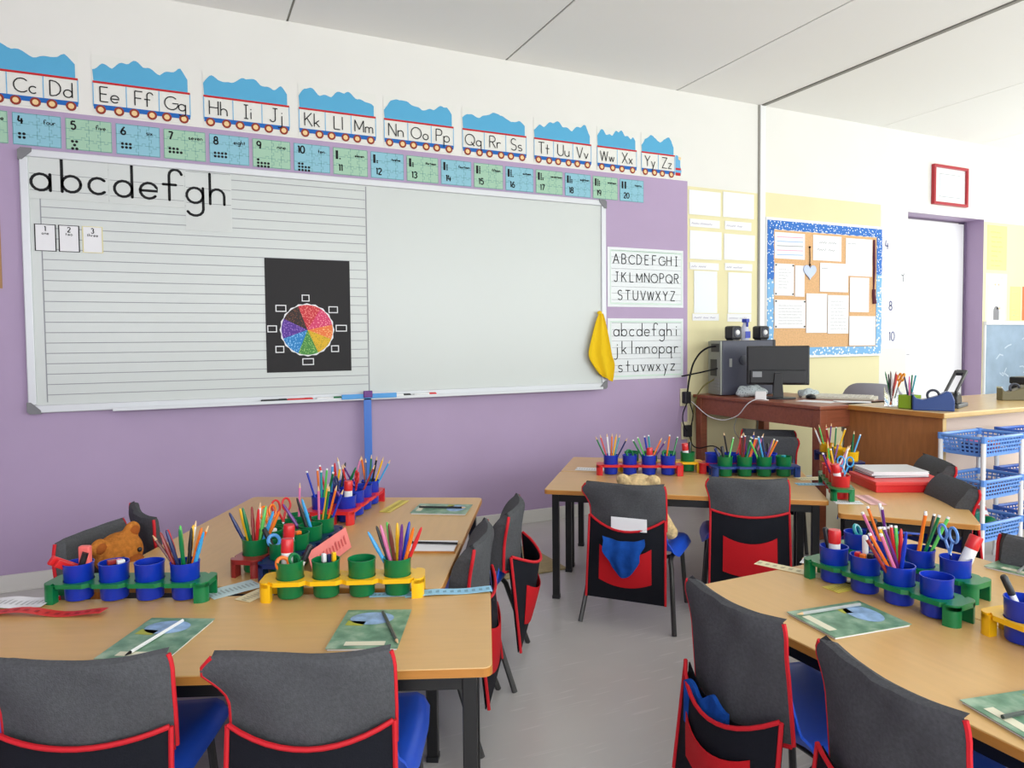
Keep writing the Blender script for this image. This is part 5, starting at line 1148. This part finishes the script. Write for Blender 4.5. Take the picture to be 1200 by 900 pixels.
t = thing('computer_mouse', 'black computer mouse between monitor and keyboard', 'mouse', (3.53, -.70, DZ), R(-30)); mb = MB(); mb.ball((0, 0, .010), (.028, .048, .020), 14, 8); mb.v = [(x, y, max(0, z)) for x, y, z in mb.v]; obj('shell', mb, BLK_PL, t, True)
for i, (x, y, a, lab) in enumerate(((3.40, -.86, -70, 'loose white sheet at the front edge of the brown desk'), (3.55, -.98, -50, 'loose white sheet at the near corner of the brown desk'))):
    t = thing('loose_sheet', lab, 'paper', (x, y, DZ), R(a)); mb = MB(); mb.box(-.10, .10, -.06, .06, .0003, .0018); obj('sheet', mb, PAPER, t)
# cables
def cable(lab, pts, r, m, name='cable'):
    cu = bpy.data.curves.new(name, 'CURVE'); cu.dimensions = '3D'; cu.bevel_depth = r; cu.bevel_resolution = 2; cu.resolution_u = 8
    sp = cu.splines.new('BEZIER'); sp.bezier_points.add(len(pts) - 1)
    for b, p in zip(sp.bezier_points, pts): b.co = p; b.handle_left_type = b.handle_right_type = 'AUTO'
    cu.materials.append(m)
    dg = None
    tmp = bpy.data.objects.new(name, cu); COL.objects.link(tmp); bpy.context.view_layer.update()
    me = bpy.data.meshes.new_from_object(tmp.evaluated_get(bpy.context.evaluated_depsgraph_get())); bpy.data.objects.remove(tmp)
    o = link(name, me); return tag(o, lab, 'cable')
for q, (x, z, lab) in enumerate(((3.108, .725, 'upper black wall plug beside the computer desk'), (3.118, .495, 'lower black wall plug beside the computer desk'))):
    t = thing('wall_socket', lab, 'socket', (x, 0, z), 0, 'wall plugs by the computer desk')
    mb = MB(); mb.box(-.035, .035, -.012, 0, -.06, .06); obj('plate', mb, mat('cream_socket', rgb(222, 214, 180), .5), t, bevel=.003)
    mb = MB(); mb.box(-.026, .026, -.05, -.012, -.040, .040); obj('plug', mb, BLK_PL, t, bevel=.006)
cable('thick black cable arching from the tower rear down to the wall plug', [(3.228, -.20, 1.075), (3.17, -.16, 1.06), (3.13, -.10, .99), (3.11, -.06, .86), (3.105, -.045, .765)], .006, INK)
cable('black cable looping from the upper plug to the lower plug', [(3.10, -.045, .69), (3.06, -.05, .60), (3.08, -.05, .52), (3.10, -.048, .50)], .004, INK)
cable('straight black cable between the two wall plugs', [(3.125, -.045, .69), (3.14, -.06, .60), (3.13, -.05, .53)], .004, INK)
cable('black cable poking left from the tower rear over the wall chart', [(3.228, -.22, .93), (3.15, -.16, .905), (3.05, -.05, .872)], .005, INK)
cable('olive cable hanging behind the tower to the floor', [(3.228, -.18, .86), (3.18, -.09, .78), (3.155, -.04, .60), (3.150, -.03, .30), (3.15, -.03, .05)], .005, mat('olive_cable', rgb(120, 116, 60), .5))
cable('thin white cable sagging across the front of the brown desk', [(3.15, -.02, .70), (3.155, -.25, .60), (3.152, -.45, .63), (3.158, -.62, .752), (3.22, -.66, .748)], .003, P_WHITE)
cable('thin grey cable dangling from the desk edge towards the pens', [(3.153, -.46, .625), (3.10, -.50, .55), (3.12, -.55, .46), (3.08, -.40, .30), (3.10, -.30, .15)], .003, mat('grey_cable', rgb(120, 118, 110), .5))
cable('black cable trailing from the lower plug behind the pen racks', [(3.118, -.05, .46), (3.10, -.12, .40), (3.13, -.30, .42), (3.12, -.40, .36)], .004, INK)

# ------------------------------------------------------------------ teacher's desk
t = thing('teacher_desk', 'light topped wooden teacher desk with brown end panel by the door recess', 'desk')
EX0, EX1, EY0, EY1, EZ = 3.385, 5.20, -1.640, -1.02, .745
mb = MB(); mb.box(EX0, EX1, EY0, EY1, EZ - .028, EZ); obj('desktop', mb, OAKT, t, bevel=.006)
mb = MB(); mb.box(EX0 - .001, EX0 + .004, EY0 + .004, EY1 - .004, EZ - .026, EZ - .003); obj('edge_band', mb, EDGE, t)
mb = MB(); mb.box(EX0 + .03, EX0 + .055, EY0 + .03, EY1 - .02, 0, EZ - .028); obj('end_panel', mb, OAKP, t)
mb = MB(); mb.box(EX1 - .055, EX1 - .03, EY0 + .03, EY1 - .02, 0, EZ - .028); obj('end_panel', mb, OAKP, t)
mb = MB(); mb.box(EX0 + .055, EX1 - .055, EY0 + .14, EY0 + .16, .10, EZ - .028); obj('modesty_panel', mb, mat('pale_pinkish_panel', rgb(226, 204, 190), .4), t)
mb = MB(); mb.box(EX0 + .03, EX0 + .055, EY0 + .026, EY0 + .030, 0, EZ - .028); obj('panel_edge', mb, OAKT, t)
def desk_tub(name, lab, x, y, m, r, h, square=False):
    t = thing(name, lab, 'pen pot', (x, y, EZ)); mb = MB()
    if square:
        for a, b, c, d in ((-r, r, -r, -r + .003), (-r, r, r - .003, r), (-r, -r + .003, -r, r), (r - .003, r, -r, r)): mb.box(a, b, c, d, 0, h)
        mb.box(-r, r, -r, r, 0, .003)
    else: mb.lathe([(0, .004), (r - .002, .004), (r, .008), (r, h), (r - .003, h), (r - .003, .010), (0, .009)], 20)
    obj('pot', mb, m, t, not square); return t
desk_tub('glass_jar', 'clear glass jar of pens on the corner of the teacher desk', 3.470, -1.290, GLASS, .036, .105)
desk_tub('pen_pot', 'lime green square pot beside the glass jar on the teacher desk', 3.470, -1.395, P_LIME, .038, .072, True)
def desk_pen(kd, col, x, y, lat, dep, z, where, L=None):
    d = (CR * lat + CF * dep + Vector((0, 0, 1))).normalized(); m = PENC[col]
    p = thing(kd.replace(' ', '_'), col + ' ' + kd + ' in the ' + where, 'pen' if kd == 'felt pen' else 'pencil', (x - d.x * .02, y - d.y * .02, EZ + z), 0, None, d.to_track_quat('Z', 'Y').to_euler())
    link('barrel', pen_mesh(kd, 'barrel', m), p); link('cap' if kd == 'felt pen' else 'tip', pen_mesh(kd, 'cap' if kd == 'felt pen' else 'tip', m), p)
for col, kd, l, dd in (('black', 'felt pen', -.12, 0), ('brown', 'pencil', .02, .1), ('red', 'felt pen', .20, 0), ('white', 'pencil', -.05, -.12), ('orange', 'felt pen', .28, .1), ('maroon', 'pencil', .10, -.1), ('green', 'pencil', -.18, .08), ('pink', 'felt pen', .05, .05)): desk_pen(kd, col, 3.470, -1.290, l, dd, .014, 'glass jar on the teacher desk')
t = thing('scissors', 'orange handled scissors standing in the glass jar on the teacher desk', 'scissors', (3.485, -1.300, EZ + .05), 0, None, (CR * .3 + Vector((0, 0, 1))).to_track_quat('Z', 'Y').to_euler())
for s in (-1, 1):
    mb = MB(); mb.tube([(s * .017 + .012 * math.cos(2 * PI * k / 14), 0, .115 + .020 * math.sin(2 * PI * k / 14)) for k in range(14)], .005, 6, closed=True); mb.tube([(s * .010, 0, .098), (0, 0, .06)], .004, 6); obj('handle', mb, mat('amber_plastic', rgb(244, 160, 40), .35), t, True)
    mb = MB(); mb.box(-.004, .004, s * .001, s * .001 + .001, 0, .062); obj('blade', mb, CHROME, t)
for col, kd, l, dd in (('purple', 'felt pen', -.02, 0), ('navy', 'felt pen', -.2, .1), ('pink', 'felt pen', -.1, -.1), ('teal', 'colouring pencil', .30, 0), ('green', 'colouring pencil', .22, .12), ('light green', 'colouring pencil', .38, .1)): desk_pen(kd if kd != 'x' else kd, col, 3.470, -1.395, l * .7, dd, .005, 'lime pot on the teacher desk')
def dispenser(lab, x, y, rz, m, L, H, W):
    t = thing('tape_dispenser', lab, 'tape dispenser', (x, y, EZ), rz)
    prof = [(-L / 2, 0), (L / 2, 0), (L / 2, H * .55), (L * .42, H * .95), (L * .30, H), (L * .12, H * .78), (-L * .25, H * .55), (-L * .40, H * .60), (-L / 2, H * .85)]
    mb = MB(); mb.prism(prof, -W / 2, W / 2, 'y'); obj('body', mb, m, t, bevel=.005)
    mb = MB(); a = [(-.0 * L + .026 * math.cos(2 * PI * k / 18), 0, H * .78 + .026 * math.sin(2 * PI * k / 18)) for k in range(18)]; mb.tube(a, .007, 6, closed=True); obj('tape_roll', mb, DARKG, t, True)
    mb = MB(); mb.box(-L / 2 - .002, -L / 2 + .006, -W * .4, W * .4, H * .8, H * .9); obj('cutter', mb, CHROME, t); return t
dispenser('blue tape dispenser at the front of the teacher desk', 3.475, -1.520, R(-52), mat('steel_blue_plastic', rgb(40, 70, 134), .35), .185, .100, .066)
dispenser('olive brown tape dispenser farther along the teacher desk', 4.42, -1.38, R(-30), mat('olive_brown_plastic', rgb(104, 96, 66), .4), .17, .09, .06)
t = thing('hole_punch', 'long handled black hole punch with raised lever on the teacher desk', 'hole punch', (3.720, -1.470, EZ), R(20)); t.scale = (1.2, 1.2, 1.15)
mb = MB(); mb.box(-.07, .10, -.035, .035, 0, .018); obj('base', mb, mat('grey_metal_base', rgb(70, 72, 76), .4), t, bevel=.004)
mb = MB(); mb.prism([(-.05, .018), (.04, .018), (.03, .05), (.0, .072), (-.04, .066), (-.055, .045)], -.025, .025, 'y'); obj('punch_head', mb, BLK_PL, t, bevel=.006)
mb = MB()
for s in (-1, 1): mb.prism([(-.06, .065), (.13, .155), (.135, .166), (.12, .168), (-.06, .080)], s * .020 - .005, s * .020 + .005, 'y')
mb.prism([(.10, .142), (.135, .160), (.130, .170), (.10, .156)], -.02, .02, 'y'); obj('lever', mb, BLK_PL, t, bevel=.002)
t = thing('cardboard_box', 'pinkish brown box at the right end of the teacher desk', 'box', (4.62, -1.46, EZ), R(-4)); mb = MB(); mb.box(-.14, .0, -.08, .08, 0, .07); obj('box_half', mb, mat('pinkish_card', rgb(206, 150, 124), .6), t, bevel=.003); mb = MB(); mb.box(.002, .18, -.08, .08, 0, .07); obj('box_half', mb, mat('pinkish_card', (0, 0, 0)), t, bevel=.003)
t = thing('stapler', 'black stapler lying behind the pinkish brown box', 'stapler', (4.75, -1.20, EZ), R(5))
mb = MB(); mb.box(-.10, .10, -.02, .02, 0, .012); obj('base', mb, BLK_PL, t, bevel=.003); mb = MB(); mb.prism([(-.10, .014), (.10, .030), (.10, .055), (-.02, .045), (-.10, .028)], -.018, .018, 'y'); obj('arm', mb, BLK_PL, t, bevel=.003)
t = thing('radio', 'black cassette radio at the far right of the teacher desk', 'radio', (4.98, -1.16, EZ), R(0))
mb = MB(); mb.box(-.14, .2, -.05, .05, .07, .115); mb.box(-.12, .2, -.05, .05, 0, .07); obj('body', mb, BLK_PL, t, bevel=.008)
for s in (-1, 1): mb = MB(); mb.lathe([(.028, 0), (.028, .004), (0, .002)], 16); mb.v = [(a + s * .07 + .03, -.050 - c, b + .035) for a, b, c in mb.v]; obj('speaker_disc', mb, DARKG, t, True)
# teacher chair behind the desks
t = thing('office_chair', 'silver grey rounded chair back showing between the two desks', 'chair', (4.16, -.72, 0), R(-75))
def ocb(u, v): s = (u - .5) * 2; return (s * .20, .05 * s * s - .2, .50 + .33 * v * (1 - .28 * s ** 4) )
SG = mat('silver_grey_plastic', rgb(176, 176, 186), .4)
mb = MB(); mb.sheet(ocb, 14, 8, (0, .012, 0)); obj('backrest', mb, SG, t, True)
mb = MB(); mb.prism(rrect(-.20, .20, -.18, .20, .06), .43, .455); obj('seat', mb, SG, t, bevel=.006)
for sx in (-1, 1):
    mb = MB(); mb.tube([(sx * .17, .18, 0), (sx * .17, .15, .43)], .011, 8); obj('leg', mb, CHROME, t, True)
    mb = MB(); mb.tube([(sx * .17, -.22, 0), (sx * .17, -.17, .43), (sx * .17, -.175, .62)], .011, 8); obj('leg', mb, CHROME, t, True)

# ------------------------------------------------------------------ basket trolleys
def basket_mesh_parts(par, z, m, w=.165, d=.105, h=.085):
    mb = MB(); mb.tube([(x, y, z) for x, y in rrect(-w, w, -d, d, .03, 3)], .009, 6, closed=True); r = obj('basket', mb, m, par, True)
    mb = MB(); n = 14; f = .86
    for side in range(4):
        L0, nn = (w, 14) if side % 2 == 0 else (d, 9)
        def P(s, v):
            k = 1 - (1 - f) * v; zz = z - v * h
            if side == 0: return (s * w * k, -d * k, zz)
            if side == 2: return (-s * w * k, d * k, zz)
            if side == 1: return (w * k, s * d * k, zz)
            return (-w * k, -s * d * k, zz)
        def bar(a, b, wd, horiz):
            pa, pb = Vector(P(*a)), Vector(P(*b)); nrm = Vector(((0, -1, 0), (1, 0, 0), (0, 1, 0), (-1, 0, 0))[side]) * .0015; e = (Vector((0, 0, 1)) if horiz else (pb - pa).cross(nrm).normalized()) * wd
            vs = [pa - e - nrm, pb - e - nrm, pb + e - nrm, pa + e - nrm, pa - e + nrm, pb - e + nrm, pb + e + nrm, pa + e + nrm]
            mb.add([tuple(v) for v in vs], [(0, 3, 2, 1), (4, 5, 6, 7), (0, 1, 5, 4), (3, 7, 6, 2)])
        for k in range(nn + 1): s = -1 + 2 * k / nn; bar((s, 0), (s, 1), .0032, False)
        for v in (.0, .24, .46, .68, .92): bar((-1, v), (1, v), .0038 if v < .9 else .007, True)
    obj('lattice', mb, m, r)
    mb = MB(); mb.prism(rrect(-w * f, w * f, -d * f, d * f, .02, 3), z - h - .003, z - h); obj('basket_floor', mb, m, r)
def trolley(lab, x, y, rz, m=P_CORN):
    t = thing('basket_trolley', lab, 'trolley', (x, y, 0), rz, None)
    for z in (.65, .45, .25): basket_mesh_parts(t, z, m)
    for sx in (-1, 1):
        for sy in (-1, 1):
            mb = MB(); mb.tube([(sx * .158, sy * .098, .02), (sx * .158, sy * .098, .645)], .0105, 10); p = obj('post', mb, P_WHITE, t, True)
            mb = MB(); mb.tube([(sx * .158, sy * .098, 0), (sx * .158, sy * .098, .025)], .014, 8); obj('foot', mb, P_WHITE, p, True)
            for z in (.65, .45, .25): mb = MB(); mb.tube([(sx * .158, sy * .098, z - .02), (sx * .158, sy * .098, z + .010)], .0135, 8); obj('collar', mb, m, p, True)
    return t
TX, TY, TR = 3.475, -1.762, R(2)
trolley('three tier trolley of cornflower blue lattice baskets on white posts', TX, TY, TR)
trolley('second blue basket trolley cut by the right photo edge', TX + .43, TY - .02, R(-4), mat('royal_blue_lattice', rgb(44, 96, 190), .35))
def tro(dx, dy): return (TX + dx, TY + dy)
for lab, nm, cat, m, dx, dy, z, sz, sh in (('orange building block in the top trolley basket', 'toy_block', 'toy', P_ORANGE, .06, -.01, .566, (.03, .022, .05), 'b'), ('dark blue building block in the top trolley basket', 'toy_block', 'toy', P_NAVY, -.08, 0, .566, (.03, .025, .05), 'b'), ('pink building block in the top trolley basket', 'toy_block', 'toy', P_PINK, .0, .03, .566, (.03, .022, .055), 'b'),
      ('purple building block in the top trolley basket', 'toy_block', 'toy', P_PURPLE, -.02, -.03, .566, (.028, .02, .05), 'b'), ('white building block in the top trolley basket', 'toy_block', 'toy', P_WHITE, .11, .03, .566, (.025, .025, .05), 'b'), ('flat brown book in the middle trolley basket', 'book', 'book', P_BROWN, .03, .0, .366, (.09, .06, .05), 'b'),
      ('teal box in the bottom trolley basket', 'toy_box', 'box', mat('bottle_green_plastic', rgb(20, 110, 90), .4), -.09, .0, .166, (.05, .05, .13), 'b'), ('dark green ball in the bottom trolley basket', 'ball', 'toy', P_GREEN, .03, -.02, .20, (.045, 0, 0), 's')):
    t = thing(nm, lab, cat, (*tro(dx, dy), z), rnd := random.Random(len(lab)).uniform(-.6, .6)); mb = MB()
    if sh == 'b': mb.box(-sz[0], sz[0], -sz[1], sz[1], 0, sz[2])
    else: mb.ball((0, 0, .01), sz[0], 14, 9)
    obj('body', mb, m, t, sh == 's', bevel=0 if sh == 's' else .003)
t = thing('striped_tub', 'red and white striped tub tilted in the bottom trolley basket', 'tub', (*tro(.07, .03), .20), .3, None, (R(-35), R(30), .3))
for k in range(5):
    mb = MB(); r0, r1 = .040 + .005 * k, .040 + .005 * (k + 1); mb.lathe([(r0, k * .024), (r1, (k + 1) * .024)], 18); obj('stripe', mb, (P_RED, P_WHITE)[k % 2], t, True)
# floor mat
t = thing('floor_mat', 'flat beige mat on the floor between the table groups', 'mat', (1.384, -.668, 0)); mb = MB(); mb.box(-.30, .30, -.215, .215, 0, .008); obj('pad', mb, mat('beige_mat', rgb(178, 160, 118), .85, noise=.08, nscale=50), t, bevel=.003)

for lab, names in LABELS.items():
    if len(names) > 1: print('DUPLICATE LABEL', lab, names)
    n = len(lab.split())
    if n < 4 or n > 16: print('LABEL LENGTH', n, lab)
